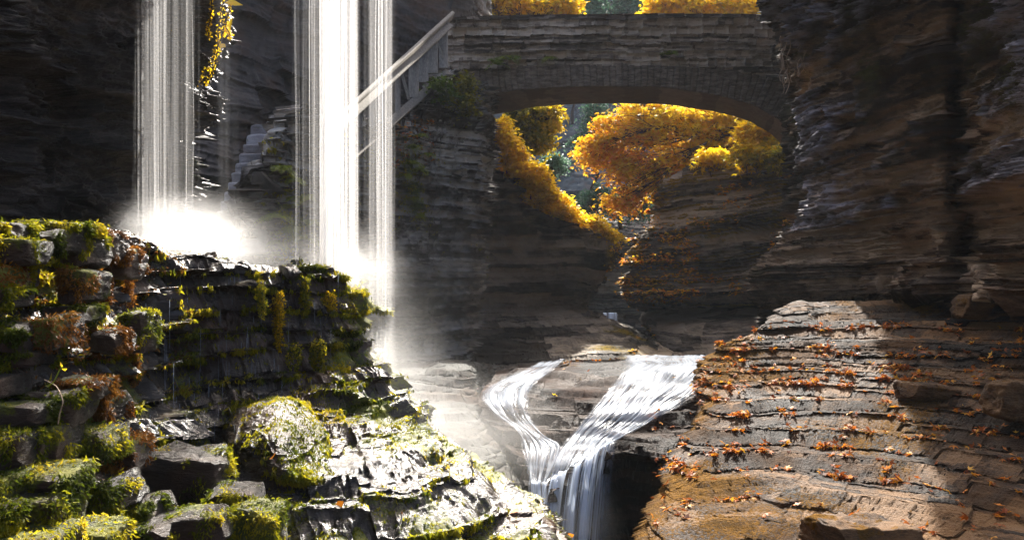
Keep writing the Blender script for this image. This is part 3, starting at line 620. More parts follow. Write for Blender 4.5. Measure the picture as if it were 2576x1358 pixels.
# ---- stairs
ST = empty('stone_staircase', pt(600, 600, 12.6), 'shaded flight of stone steps climbing behind the dry stone wall', 'staircase')
for i in range(13):
    f = i/8.0; py = 602-24*i; xl = 512+9.5*i; xr = 612+10*i+(30 if i > 8 else 0); d = 12.3+.26*i
    xr = min(xr, 860)+40
    a = pt(xl, py, d); b = pt(xr, py, d)
    h = .17
    rblock(((a[0]+b[0])/2, d+.35, a[2]-h*.65), (b[0]-a[0], .72, h*1.4), seed=500+i, amp=.04, chips=0, moss=.05, name='step', parent=ST, m=M['step'])
# ---- wooden railing
RL = empty('wooden_railing', pt(1010, 300, 16), 'weathered grey wooden stair railing rising to the bridge end', 'railing')
M['wood'] = wood_mat('weathered_wood', (.13, .12, .105), (.30, .28, .25))
rd = lambda px: 15.3+(px-960)*.0103
def P3(px, py, dd=0): return np.array(pt(px, py, rd(px)+dd))
def rail_part(name, a, b, w, h, side=(0, 1, 0), dd=0):
    mb = MB(); mb.bar(P3(*a, dd), P3(*b, dd), w, h, side, .5); mb.build(name, M['wood'], RL)
rail_part('handrail', (840,312), (1137,40), .20, .07, (0, 1, .0), .0); rail_part('handrail_fascia', (840,332), (1132,62), .05, .15, (0, 1, 0), -.08)
rail_part('bottom_rail', (880,400), (1126,184), .10, .16)
for px, y0, y1, w_ in ((1001,182,282,.10),(1041,140,246,.19),(1065,112,208,.19),(1089,90,185,.19),(1116,60,172,.17),(966,216,316,.17),(935,246,345,.17),(905,275,370,.12)):
    rail_part('baluster', (px, y1), (px, y0), w_ if px > 1005 else .09, .07, (1, 0, 0), -.02 if px != 1116 else .03)
for a, b in (((1008,176),(1029,250)), ((1097,84),(1116,156)), ((950,232),(968,300))): rail_part('diagonal_brace', b, a, .05, .08, (1, 0, 0), .05)
print('masonry', round(time.time()-T0, 1))
U = 1.0
# ================================================================== LOOSE BLOCKS of the left wall
BL = [ # px, py, w, h, depth, tilt, moss, label
 (28,581,66,34,3.95,.02,.15,'reddish wet capstone at the left end of the mossy wall top'),
 (145,574,150,26,4.3,.03,.05,'long flat wet slab lying on top of the mossy wall'),
 (46,634,104,58,3.85,.02,.15,'large brown block with a bright wet upper edge at the far left'),
 (122,614,112,56,4.15,-.05,.1,'wet brown block with bluish sheen under the long top slab'),
 (214,640,66,66,4.35,-.2,.2,'tilted brown block with a triangular wet face under the top slab'),
 (270,618,62,64,4.7,.05,.15,'upright brown block with orange moss below the wall top'),
 (40,696,44,46,3.95,.1,.1,'small grey block set deep among green moss'),
 (6,705,40,60,3.7,0,.5,'orange mossed knob at the left edge below the large brown block'),
 (12,748,50,44,3.7,.1,.2,'dark wedge of stone at the left edge with a bright rim'),
 (210,722,72,78,4.3,.1,.45,'rounded block shaggy with red brown moss'),
 (190,790,96,42,4.25,-.1,.2,'dark red slab with a light upper edge in the upper wall'),
 (322,664,44,70,4.9,0,.15,'upright block under the wall lip right of the orange strands'),
 (32,845,88,66,3.75,.05,.05,'smooth grey boulder at the left edge at mid height'),
 (112,838,122,76,3.9,-.12,.35,'rounded block with an orange moss crest near the left edge'),
 (54,896,122,34,3.8,.03,.2,'flat slab under the smooth grey boulder'),
 (284,858,66,50,4.7,0,.1,'dark square block in the shade right of the orange strands'),
 (352,832,52,96,5.1,0,.1,'tall dark block with a curved bright top'),
 (12,970,52,50,3.6,0,.05,'grey block cut by the left edge above the tan slab'),
 (58,1036,128,52,3.6,.02,.3,'long tan rounded slab with gold moss along its top'),
 (158,1018,110,78,3.8,.03,.2,'grey squared block beside the tan slab'),
 (218,972,92,42,3.95,.1,.2,'brown wedge block ending in orange moss'),
 (272,1020,56,58,4.2,0,.3,'block with a wet flat top and orange moss on its right side'),
 (38,1132,94,98,3.45,0,.0,'big rounded grey boulder at the lower left'),
 (108,1126,50,76,3.6,.05,.1,'upright olive stone right of the big rounded boulder'),
 (158,1112,52,90,3.7,-.04,.2,'narrow upright stone with a mossy head'),
 (240,1108,112,70,3.95,.02,.3,'dark slab with a golden moss tuft on its right end'),
 (331,1134,64,76,4.35,.1,.1,'brown overhanging block with orange strands sticking out of the wall'),
 (128,1198,140,50,3.45,.03,.55,'long block covered by bright green moss near the bottom left'),
 (28,1214,58,52,3.3,0,.6,'round cushion of moss on a stone at the lower left edge'),
 (40,1292,66,68,3.2,.1,.1,'reddish round cobble at the lower left'),
 (116,1284,118,92,3.35,0,.25,'broad dark block streaked with moss beside the reddish cobble'),
 (262,1258,134,76,3.9,-.45,.05,'slanted wet boulder shining on top at the foot of the wall'),
 (350,1288,112,58,4.05,-.2,.05,'wet angular rock at the foot of the wall right of the slanted boulder'),
 (392,1334,90,50,3.9,-.05,.1,'low shining rock at the bottom edge beside the angular rock'),
 (80,1358,170,56,3.15,0,.3,'half hidden mossy slab along the bottom left edge'),
 (230,1346,130,60,3.5,.1,.4,'mossy rock at the bottom edge below the slanted boulder'),
 (470,1190,190,116,4.75,.03,.0,'dark smooth boulder with a wet grey top below the thin trickles'),
 (600,1245,110,42,4.4,.02,.05,'flat wet slab between the dark boulder and the mossy hump'),
 (500,1320,150,66,4.0,-.04,.3,'wet topped mossy block at the bottom, left of centre'),
 (650,1330,100,110,4.15,.05,.6,'upright moss covered block below the flat wet slab'),
]
BLK = []
for i, (px, py, w_, h_, d, tl, ms, lb) in enumerate(BL):
    sx, sz = w_/F*d*1.16, h_/F*d*1.08; sy = max(.30, sx*.8)
    o = rblock(pt(px, py, d+sy*.25), (sx, sy, sz), rot=random.Random(i).uniform(-.12, .12), seed=700+i, amp=.10, moss=ms+.12, tilt=-tl, m=M['block'])
    o['bd'] = len(BLOCKDATA)-1; BLK.append(o)
    tag(o, lb, 'boulder' if 'boulder' in lb or 'rock' in lb or 'cobble' in lb else 'stone block', 'stones of the mossy wall')
for i, (px, py, w_, h_, d, tl, lb) in enumerate([(2443,772,70,66,11.6,.1,'pale square block standing in the shade under the right cliff'),(2560,1010,150,90,8.3,.15,'big rounded rock in the shade near the right edge'),(2330,985,150,40,9.5,.1,'long dark boulder on the shaded part of the slope'),(2170,1345,260,70,6.75,.08,'flat pale rock covered in orange leaves at the bottom right'),(1985,1262,150,40,7.75,-.05,'pale angular stone slab low on the slope')]):
    sx, sz = w_/F*d, h_/F*d; sy = max(.4, sx*.7)
    o = rblock(pt(px, py, d+sy*.2), (sx, sy, sz), rot=.1*i, seed=800+i, amp=.16, moss=.15, tilt=-tl, m=M['slope']); tag(o, lb, 'rock', 'loose rocks on the slope')
# mossy hump
hump = []
for v_, (xl, xm, xr, py, dl, dm, dr) in enumerate([(640,735,775,1000,6.0,5.85,6.0),(560,710,790,1022,5.8,5.6,5.8),(520,700,808,1065,5.6,5.3,5.55),(500,700,824,1115,5.5,5.05,5.3),(505,700,838,1160,5.45,4.9,5.15),(520,712,850,1195,5.5,4.85,5.0),(540,740,868,1222,5.7,5.1,4.95),(560,770,890,1260,5.7,4.95,4.8),(600,790,915,1320,5.3,4.7,4.6),(640,800,950,1420,5.0,4.4,4.3)]):
    xs_ = np.linspace(xl, xr, 9); t = (xs_-xl)/(xr-xl); dd = np.interp(t, [0, (xm-xl)/(xr-xl), 1], [dl, dm, dr])
    hump.append([(xl-10, py+20, dl+1.2)]+[(x, py+14*abs(2*tt-1)**2, q+.16*abs(2*tt-1)**3) for x, tt, q in zip(xs_, t, dd)]+[(xr-2, py+26, dr+1.0)])
HM = sheet('mossy_hump', hump, 300, 300, M['fore'], [(.3, .6, .5, .02, .01, .02), (.05, .1, .2, .012, .004, .006)], seed=131, warp=.2, fb=(.10, 2.2, 6), kind=None,
      moss=lambda P, B, N, u, v, t: .38+.5*fbm(P, 2.5, 4, 421)+.25*(u-.5)-.30*np.exp(-((u-.35)/.2)**2-((v-.45)/.12)**2),
      label='smooth rounded hump of rock streaming with bright green and gold moss', cat='mossy rock')
# ================================================================== WATER
M['fall'] = fall_mat('falling_water', .12, 24, (1, 1, 1), .44, .66, .10)
M['fall2'] = fall_mat('falling_water_bright', .33, 30, (1, 1, 1), .40, .62, .10)
M['veil'] = fall_mat('water_veil', .07, 20, (.95, .97, 1.0), .45, .7, .10)
def curtain(name, label, parts, zt, strands, m, seed, cat='waterfall'):
    rng = np.random.RandomState(seed); mb = MB()
    for (px0, px1, d, py1, thick, a) in parts:
        x0, _, _ = pt(px0, 0, d); x1, _, z1 = pt(px1, py1, d); cxx = (x0+x1)/2; rx = (x1-x0)/2
        for L_ in range(2):
            n = 220; nz = 14; ang = np.linspace(0, 2*math.pi, n, endpoint=False); zz = np.linspace(zt, z1-.08, nz)
            k = 1-.22*L_
            fold = 1+.10*np.sin(ang*9+L_)+.07*np.sin(ang*23+seed)
            X = cxx+rx*k*np.cos(ang)*fold; Y = d+thick*k*np.sin(ang)*fold
            Pq = np.zeros((nz, n, 3)); spread = 1+.05*np.linspace(0, 1, nz)[:, None]
            Pq[..., 0] = cxx+(X[None]-cxx)*spread; Pq[..., 1] = Y[None]; Pq[..., 2] = zz[:, None]
            i = np.arange(nz-1)[:, None]*n; j = np.arange(n)[None]; j2 = (j+1) % n
            Fc = np.stack([i+j, i+j2, i+n+j2, i+n+j], -1).reshape(-1, 4)
            edgef = np.clip(1.0-np.abs(np.cos(ang))**2*.98, .05, 1)*(.55+.9*hsh(np.floor(ang*11).astype(int), 2, seed))
            mb.add(Pq.reshape(-1, 3), Fc, (a*edgef[None]+0*Pq[..., 0]).ravel())
        for _ in range(int(strands*(px1-px0))):
            x = (x0+x1)/2+(x1-x0)*np.clip(rng.randn()*.30, -.72, .72); y = d+thick*(rng.rand()*2-1); r = .002+.016*rng.rand()**3
            z0 = zt; ze = z1-.1*rng.rand()
            zz = np.linspace(z0, ze, 5); wv = .01*rng.randn(5)
            mb.tube(np.stack([x+wv*.5, y+wv, zz], -1), r*(.8+.4*rng.rand()), 6, (.8+3.*rng.rand()**2)*a)
    o = mb.build(name, m, smooth=True); tag(o, label, cat, 'curtains of falling water'); return o
curtain('waterfall', 'narrow white waterfall on the left landing in glowing mist on the ledge', [(350,487,8.3,612,.22,.9),(358,400,8.1,612,.1,.8),(430,480,8.2,612,.1,.9)], 5.0, .30, M['fall'], 3)
curtain('waterfall', 'widest brightest waterfall landing on the end of the mossy ledge', [(772,905,8.3,700,.25,.55),(800,862,8.1,700,.15,1.3),(868,900,8.0,700,.12,.8),(838,858,7.9,700,.08,2.2),(806,822,8.0,700,.06,1.6)], 5.0, .45, M['fall2'], 4)
curtain('waterfall', 'long waterfall dropping past the ledge in front of the stone wall', [(905,996,7.7,965,.2,.5),(930,990,7.55,965,.12,1.3),(960,975,7.5,965,.05,1.8)], 5.0, .40, M['fall'], 5)
curtain('waterfall', 'thin faint veil of water between the two main falls', [(540,604,8.6,612,.15,.8),(742,790,8.5,690,.15,1.3),(480,500,8.3,600,.1,1.2)], 5.2, .12, M['veil'], 6)
# ---- stream on the shelf
def flow_mat(name, tint, rough=.25):
    m, nt, out, N = mat(name); Lk = nt.links.new
    at = N('ShaderNodeAttribute', attribute_name='tone')
    b = N('ShaderNodeBsdfPrincipled', Roughness=rough); b.inputs['Base Color'].default_value = (*tint, 1)
    t = N('ShaderNodeBsdfTranslucent', Color=(*tint, 1)); x = N('ShaderNodeMixShader'); x.inputs[0].default_value = .4; Lk(b.outputs[0], x.inputs[1]); Lk(t.outputs[0], x.inputs[2])
    tr = N('ShaderNodeBsdfTransparent'); y = N('ShaderNodeMixShader'); cl = mathn(N, nt, 'ADD', at.outputs['Fac'], 0.0, True)
    Lk(cl, y.inputs[0]); Lk(tr.outputs[0], y.inputs[1]); Lk(x.outputs[0], y.inputs[2]); Lk(y.outputs[0], out.inputs[0]); return m
M['flow'] = flow_mat('white_stream', (.78, .87, 1.0))  # blue skylight on the shaded water is put into this tint
RG = Raster(['wet_rock_shelf', 'stream_bank'], 5)
def smooth2(Z, k):
    for _ in range(k):
        Q = Z.copy(); Q[1:-1, 1:-1] = (Z[1:-1, 1:-1]*2+Z[:-2, 1:-1]+Z[2:, 1:-1]+Z[1:-1, :-2]+Z[1:-1, 2:])/6; Z = Q
    return Z
def flow(name, left, right, n, m_, dens, seed, drop=None, lift=.075, freq=26):
    Lf = crom(np.array(left, float), n); Rt = crom(np.array(right, float), n)
    t = np.linspace(0, 1, m_)[None, :, None]; Q = Lf[:, None]*(1-t)+Rt[:, None]*t
    P = np.zeros((n, m_, 3))
    for i in range(n):
        for j in range(m_): P[i, j] = RG(*Q[i, j])[0]
    P = np.stack([smooth2(P[..., k], 10) for k in range(3)], -1)
    W = 3; 
    P = crom(crom(P, n*W, 0), m_*W, 1)
    u = np.linspace(0, 1, m_*W)[None]+np.zeros((n*W, 1)); v = np.linspace(0, 1, n*W)[:, None]+0*u
    st = fbm(np.stack([u*freq+1.5*vn(P*1.5, seed), v*5.0, u*0+seed], -1), 1.0, 4, seed, .7)
    P[..., 2] += lift+.02*st
    edge_ = sstep(u, 0, .12)*(1-sstep(u, .88, 1))
    a = np.clip(dens*(.50+.62*st)+.6*fbm(P, 2.2, 4, seed+2), 0, 1)*edge_
    return P, a
def put(name, P, a, label=None, cat=None):
    n, m_ = P.shape[:2]; me = raw_mesh(name, P.reshape(-1, 3), grid_faces(n, m_), {'tone': a.ravel()}, True)
    return tag(link(name, me, M['flow']), label, cat, kind=None if cat else 'structure')
P, a = flow('stream', [(1560,903),(1570,925),(1555,955),(1520,1000),(1470,1060),(1430,1110),(1392,1160),(1375,1225)], [(1840,903),(1850,930),(1815,965),(1760,1005),(1700,1045),(1640,1075),(1590,1100),(1560,1114)], 70, 60, 1.0, 5, freq=24)
put('stream', P, np.clip(a*.95, 0, 1))
P2, a2 = flow('stream', [(1375,905),(1330,935),(1225,980),(1205,1010),(1240,1055),(1300,1100),(1310,1150),(1330,1225)], [(1425,912),(1395,940),(1340,985),(1330,1020),(1335,1060),(1370,1110),(1420,1135),(1378,1225)], 60, 26, .85, 8, freq=14)
put('stream', P2, a2)
# free fall from the lip, continuing the end of each stream
def lipfall(L0, vel, seed, dens, T=1.1, n=90):
    L3 = crom(L0[::3] if len(L0) > 60 else L0, 320)
    s = np.concatenate([[0], np.cumsum(np.linalg.norm(np.diff(L3, axis=0), axis=1))]); t = np.linspace(0, T, n)
    S, Tt = np.meshgrid(s, t)
    va = np.array(vel)[None, None]*(1+.22*fbm(np.stack([S*2.5, S*0, S*0], -1), 1, 3, seed+1)[..., None])
    P = L3[None]+va*Tt[..., None]; P[..., 2] -= 4.9*Tt**2
    st = fbm(np.stack([S*12+.4*vn(P*2, 3), Tt*1.0, S*0], -1), 1, 4, seed, .65); big = fbm(np.stack([S*2.6, Tt*.2, S*0], -1), 1, 2, seed+3)
    a = np.clip(dens*(.50+1.1*st+.7*big)*(1-.35*Tt/T), 0, 1)*sstep(S/s[-1], 0, .05)*(1-sstep(S/s[-1], .85, 1))
    return P, a
MAINLIP = P[-1]; LEFTLIP = P2[-1]
P, a = lipfall(MAINLIP, (-.42, -1.35, .25), 15, 2.2)
put('waterfall', P, a, 'streaky blue white cascade pouring over the curved rock lip into the plunge hole', 'waterfall')
P, a = lipfall(LEFTLIP, (-.02, -.9, .1), 17, 2.0)
put('waterfall', P, a, 'short foaming fall where the left stream drops beside the curved lip', 'waterfall')
# small far fall and its pool lip
U = 1.33
P = PT([[(x, 786+0*x, 33) for x in np.linspace(1492, 1562, 60)], [(x, 789, 32.8) for x in np.linspace(1492, 1562, 60)], [(x-1, 812, 32.7) for x in np.linspace(1492, 1562, 60)]])
P = crom(P, 20, 0); st = fbm(np.stack([P[..., 0]*9, P[..., 0]*0, P[..., 2]*.5], -1), 1, 3, 4); P[..., 1] += .1*st
put('waterfall', P, np.clip(.55+1.6*st, 0, 1), 'tiny distant waterfall at the back of the gorge', 'waterfall')
pool = MB(); n = 40
pv = PT([[(x, y, d) for x in np.linspace(1440, 1660, n)] for y, d in ((786,33),(784,36),(782,40))]).reshape(-1, 3); pool.add(pv, grid_faces(3, n), 1.0); 
m_, nt, out, N = mat('dark_water'); b = N('ShaderNodeBsdfPrincipled', Roughness=.08); b.inputs['Base Color'].default_value = (.02, .03, .035, 1); nt.links.new(b.outputs[0], out.inputs[0])
nz = N('ShaderNodeTexNoise', Scale=9.0, Detail=3.0); bp = N('ShaderNodeBump', Strength=.3, Distance=.05); nt.links.new(nz.outputs['Fac'], bp.inputs['Height']); nt.links.new(bp.outputs[0], b.inputs['Normal']); M['water'] = m_
tag(pool.build('water', m_), kind='structure')
U = 1.0
pl = MB(); xs_ = np.linspace(-8, 8, 60); ys_ = np.linspace(3, 24, 60); X, Y = np.meshgrid(xs_, ys_); pl.add(np.stack([X, Y, X*0-4.6], -1).reshape(-1, 3), grid_faces(60, 60), 1.)
tag(pl.build('water', m_), kind='structure')
# lip riser of the far pool
U = 1.33
rr = [[(x, 787, 33.2) for x in (1430,1500,1570,1660)], [(x, 800, 33.2) for x in (1430,1500,1570,1660)], [(x, 850, 32.6) for x in (1430,1500,1570,1660)]]
sheet('far_rock_step', rr, 120, 60, M['beyond'], [(.1, .2, 1, .05, .03, .02)], seed=141, fb=(.05, 1, 4))
# thin drips on the mossy wall
U = 1.0
rng = np.random.RandomState(5); RA = Raster(['mossy_ledge', 'mossy_hump'], 5); mb = MB()
for i in range(90):
    px = rng.choice([rng.uniform(340, 600), rng.uniform(480, 720), rng.uniform(600, 860)]); py = rng.uniform(690, 1080); p, nrm, _ = RA(px, py)
    ln = rng.uniform(.12, .45); yy = p[1]-.05-.06*rng.rand()
    mb.tube(np.array([[p[0], yy, p[2]], [p[0], yy-.005, p[2]-ln*.5], [p[0], yy, p[2]-ln]]), .0006+.0011*rng.rand(), 5, .45)
tag(mb.build('dripping_water', M['flow'], smooth=True), 'thin threads of water dripping down the mossy ledges', kind='stuff')
print('water', round(time.time()-T0, 1))
# ================================================================== MIST
M['mist'] = vol_mat('mist_dense', 5.0, .6); M['mist_thin'] = vol_mat('mist_thin', .5, .6)
def mist(px, py, d, rx, ry, rz, dens, name='mist', nscale=3.2):
    me = bpy.data.meshes.new(name); import bmesh
    bm = bmesh.new(); bmesh.ops.create_icosphere(bm, subdivisions=3, radius=1.0); bm.to_mesh(me); bm.free()
    o = bpy.data.objects.new(name, me); C.objects.link(o); o.location = pt(px, py, d); o.scale = (rx, ry, rz)
    me.materials.append(vol_mat('mist', dens, .55, nscale=nscale)); return tag(o, kind='stuff')
mist(465, 600, 8.6, .95, .9, .6, 4.2)
mist(880, 690, 8.1, .7, .6, .6, 2.4)
mist(960, 960, 7.6, .8, .8, 1.1, 1.4)
mist(1030, 1100, 7.3, 1.8, 1.2, .8, 1.2)
mist(700, 760, 9.2, 3.2, 1.2, 1.6, .05)
mist(1410, 1340, 9.0, .8, .8, .8, .4)
mist(520, 650, 10.5, 1.9, 1.3, .9, .7)
print('mist', round(time.time()-T0, 1))
# ================================================================== VEGETATION
LEAF = np.array([(0, 0, 0), (.32, .42, .10), (0, 1, -.05), (-.32, .42, .10)])
def rot_rand(rng, n, flat=.5):
    """n random frames: leaf plane normal biased upward by flat"""
    nrm = rng.randn(n, 3); nrm[:, 2] = np.abs(nrm[:, 2])+flat*2.2; nrm /= np.linalg.norm(nrm, axis=1, keepdims=True)
    d = rng.randn(n, 3); d -= nrm*(d*nrm).sum(1, keepdims=True); d /= np.linalg.norm(d, axis=1, keepdims=True)
    return np.cross(d, nrm), d, nrm
def leaf_arrays(C_, size, rng, flat=.5, shape=LEAF, frames=None):
    n = len(C_); x, y, z = frames or rot_rand(rng, n, flat); s = (size*(.6+.8*rng.rand(n)))[:, None, None]
    V = C_[:, None]+s*(shape[None, :, 0:1]*x[:, None]+shape[None, :, 1:2]*y[:, None]+shape[None, :, 2:3]*z[:, None])
    k = len(shape); Fc = (np.arange(n)[:, None]*k+np.arange(k)[None])
    return V.reshape(-1, 3), Fc
MAPLE = [np.array([(0, 0, 0), (.2, .35, .06), (0, 1, -.1), (-.2, .35, .06)]), np.array([(0, 0, 0), (.42, .25, .05), (.75, .62, -.12), (.16, .42, .03)]), np.array([(0, 0, 0), (-.16, .42, .03), (-.75, .62, -.12), (-.42, .25, .05)])]
def leaves_obj(name, C_, size, m, tone, seed, flat=.5, parent=None, maple=False, frames=None):
    rng = np.random.RandomState(seed); V = []; Fs = []; T = []; nn = 0
    fr = frames or rot_rand(rng, len(C_), flat)
    st = rng.get_state()
    for sh in (MAPLE if maple else [LEAF]):
        rng.set_state(st); v, f = leaf_arrays(C_, size, rng, flat, sh, fr); V.append(v); Fs.append(f+nn); nn += len(v); T.append(np.repeat(tone, 4))
    me = raw_mesh(name, np.concatenate(V), np.concatenate(Fs), {'tone': np.concatenate(T)})
    return link(name, me, m, parent)
def ell_points(rng, c, r, n, clumps, csize, flatc=.45, hollow=.5):
    u = rng.randn(clumps, 3); u /= np.linalg.norm(u, axis=1, keepdims=True); q = (hollow+(1-hollow)*rng.rand(clumps))[:, None]**.6
    cc = np.array(c)+u*q*np.array(r)
    w_ = rng.rand(clumps)**1.5+.15; idx = rng.choice(clumps, n, p=w_/w_.sum())
    off = rng.randn(n, 3)*[1, 1, flatc]*csize
    off[:, 2] -= .25*(off[:, 0]**2+off[:, 1]**2)/csize
    return cc[idx]+off, idx, cc
def grow(mb, a, b, r0, rng, depth=0, n=7, sag=.1):
    a = np.array(a, float); b = np.array(b, float); t = np.linspace(0, 1, n)[:, None]; L = np.linalg.norm(b-a)
    p = a+(b-a)*t+np.cumsum(rng.randn(n, 3), 0)*L*.035*np.sin(t*math.pi+.001); p[:, 2] += sag*L*np.sin(t[:, 0]*math.pi)
    mb.tube(p, np.linspace(r0, r0*.3, n), 6, .5)
    return p
def tree(name, label, base, ells, m, tonef, seed, leaf=.13, csize=.28, trunk_r=.12, maple=False, group=None, hub=None, flat=.4, cat='tree', hollow=.45, bark='bark', dens=1.0):
    """ells: (px,py,d, rx,ry,rz metres, n leaves, clumps)"""
    rng = np.random.RandomState(seed); b = np.array(pt(*base)); E = empty(name, tuple(b), label, cat, group)
    CC = []; TT = []; mb = MB(); hub = np.array(pt(*hub)) if hub else b+np.array([0, 0, 1.2])
    p = grow(mb, b-[0, 0, .3], hub, trunk_r, rng, n=8, sag=0)
    for (px, py, d, rx, ry, rz, n, cl) in ells:
        c = np.array(pt(px, py, d)); q, idx, cc = ell_points(rng, c, (rx, ry, rz), int(n*dens), cl, csize, hollow=hollow)
        CC.append(q); ctn = rng.rand(cl)
        TT.append(np.clip(tonef(q, rng)+.30*(ctn[idx]-.5)+.5*(rng.rand(len(q))-.5), 0, 1))
        g = grow(mb, p[rng.randint(len(p)//2, len(p))], c, trunk_r*.5, rng, sag=.06)
        for k in range(min(cl, 26)):
            s0 = g[rng.randint(2, len(g))]; gg = grow(mb, s0, cc[k], trunk_r*.2, rng, n=5, sag=.05)
            for _ in range(2): grow(mb, gg[rng.randint(1, 4)], cc[k]+rng.randn(3)*csize*1.3, trunk_r*.09, rng, n=4)
    mb.build('trunk', M[bark], E, smooth=True)
    leaves_obj('crown', np.concatenate(CC), leaf, m, np.concatenate(TT), seed+1, flat, E, maple)
    return E
M['bark'] = wood_mat('bark', (.02, .014, .01), (.09, .06, .045))
M['maple'] = leaf_mat('autumn_leaf', [(0, (.10, .06, .01)), (.2, (.42, .10, .012)), (.45, (.72, .22, .015)), (.7, (.85, .42, .015)), (1, (.85, .62, .03))], .6)
M['gold'] = leaf_mat('golden_leaf', [(0, (.10, .12, .01)), (.3, (.42, .34, .012)), (.65, (.86, .55, .01)), (1, (.95, .72, .03))], .68)
M['greenleaf'] = leaf_mat('green_leaf', [(0, (.015, .03, .005)), (.5, (.07, .12, .012)), (1, (.22, .28, .03))], .45)
M['olive'] = leaf_mat('olive_leaf', [(0, (.05, .06, .005)), (.5, (.30, .26, .012)), (1, (.75, .50, .02))], .55)
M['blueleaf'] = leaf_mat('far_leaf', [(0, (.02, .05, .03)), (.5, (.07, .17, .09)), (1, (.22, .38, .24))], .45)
# orange maple seen through the arch
U = 1.33
tone_m = lambda q, r: .80+.16*(q[:, 0]-3.5)/3.0+.14*(q[:, 2]-3.5)/2.0+.25*fbm(q, .8, 3, 5)
tree('maple_tree', 'big orange and yellow maple filling the arch above the right rock spur', (1885,430,26.5),
     [(1905,300,26.8,1.0,.4,.45,2600,40),(1960,330,26.4,.7,.4,.5,2000,30),(1500,380,27,.45,.4,.5,1200,20),(1560,345,27,.95,.45,.9,3000,60),(1700,330,27,1.3,.45,.95,4200,80),(1600,440,26.6,1.0,.4,.65,2900,46),(1850,335,27,1.25,.45,.8,4800,70),(1700,420,26.4,1.0,.4,.5,2400,40),(1950,350,26,.7,.4,.5,1900,30),(1560,500,26.4,.55,.3,.30,900,16),(1620,290,27.4,.8,.4,.5,1700,30),(1780,290,27.6,.9,.4,.4,1700,30)],
     M['maple'], tone_m, 21, leaf=.115, csize=.20, trunk_r=.10, maple=True, hub=(1800,330,27))
tone_y = lambda q, r: .68+.25*fbm(q, .8, 3, 6)
tree('golden_tree', 'bright yellow tree crown showing over the right half of the bridge parapet', (1900,420,30),
     [(1700,10,29,.9,.8,.45,2600,40),(1820,12,29,1.0,.8,.5,3200,44),(1900,25,28.5,.75,.7,.4,2200,30),(1650,25,29,.45,.6,.2,800,12)], M['gold'], tone_y, 22, leaf=.15, csize=.2, maple=True, hub=(1800,120,29))
tree('golden_tree', 'yellow feathery tree crown over the left half of the bridge parapet', (1300,430,27),
     [(1290,8,26.5,.9,.7,.35,2400,36),(1400,14,26.5,.75,.7,.33,2200,30),(1220,12,26,.5,.6,.3,900,16)], M['gold'], lambda q, r: .6+.2*fbm(q, .9, 3, 7), 23, leaf=.16, csize=.18, hub=(1320,130,26.5))
tree('olive_tree', 'yellow green feathery tree just left of the dark gap under the arch', (1300,440,25),
     [(1335,300,24.5,.75,.6,.45,3800,50),(1350,345,24.5,.5,.5,.35,2200,30),(1300,330,24.3,.45,.5,.5,1800,24),(1370,285,24.6,.4,.5,.3,1300,18)], M['olive'], lambda q, r: .45+.30*(q[:, 0]-.4)+.3*fbm(q, 1.2, 3, 8), 24, leaf=.13, csize=.13, flat=.1, hub=(1325,330,24.5))
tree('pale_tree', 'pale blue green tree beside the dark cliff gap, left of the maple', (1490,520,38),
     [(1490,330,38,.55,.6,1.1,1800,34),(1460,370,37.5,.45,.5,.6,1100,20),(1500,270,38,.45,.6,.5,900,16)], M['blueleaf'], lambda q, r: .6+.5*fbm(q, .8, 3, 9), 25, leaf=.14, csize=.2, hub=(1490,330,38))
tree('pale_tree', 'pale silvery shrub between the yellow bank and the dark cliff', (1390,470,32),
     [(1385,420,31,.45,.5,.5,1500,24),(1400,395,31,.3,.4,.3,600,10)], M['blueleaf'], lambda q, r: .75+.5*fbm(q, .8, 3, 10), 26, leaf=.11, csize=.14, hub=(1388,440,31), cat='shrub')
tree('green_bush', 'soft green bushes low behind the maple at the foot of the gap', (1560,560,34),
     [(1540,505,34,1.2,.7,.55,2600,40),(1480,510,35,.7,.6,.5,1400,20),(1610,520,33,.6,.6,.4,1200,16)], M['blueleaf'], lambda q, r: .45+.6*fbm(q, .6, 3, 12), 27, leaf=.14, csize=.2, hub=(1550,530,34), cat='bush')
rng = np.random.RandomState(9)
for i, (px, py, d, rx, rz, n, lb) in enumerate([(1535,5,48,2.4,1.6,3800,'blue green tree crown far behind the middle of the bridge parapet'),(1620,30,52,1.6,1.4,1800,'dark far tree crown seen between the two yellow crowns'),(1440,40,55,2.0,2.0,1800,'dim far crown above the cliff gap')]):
    tree('far_tree', lb, (px, 300, d), [(px, py, d, rx, 1.2, rz, n, 40)], M['blueleaf'], lambda q, r: .4+.6*fbm(q, .5, 3, 13), 30+i, leaf=.28, csize=.4, hub=(px, 140, d))
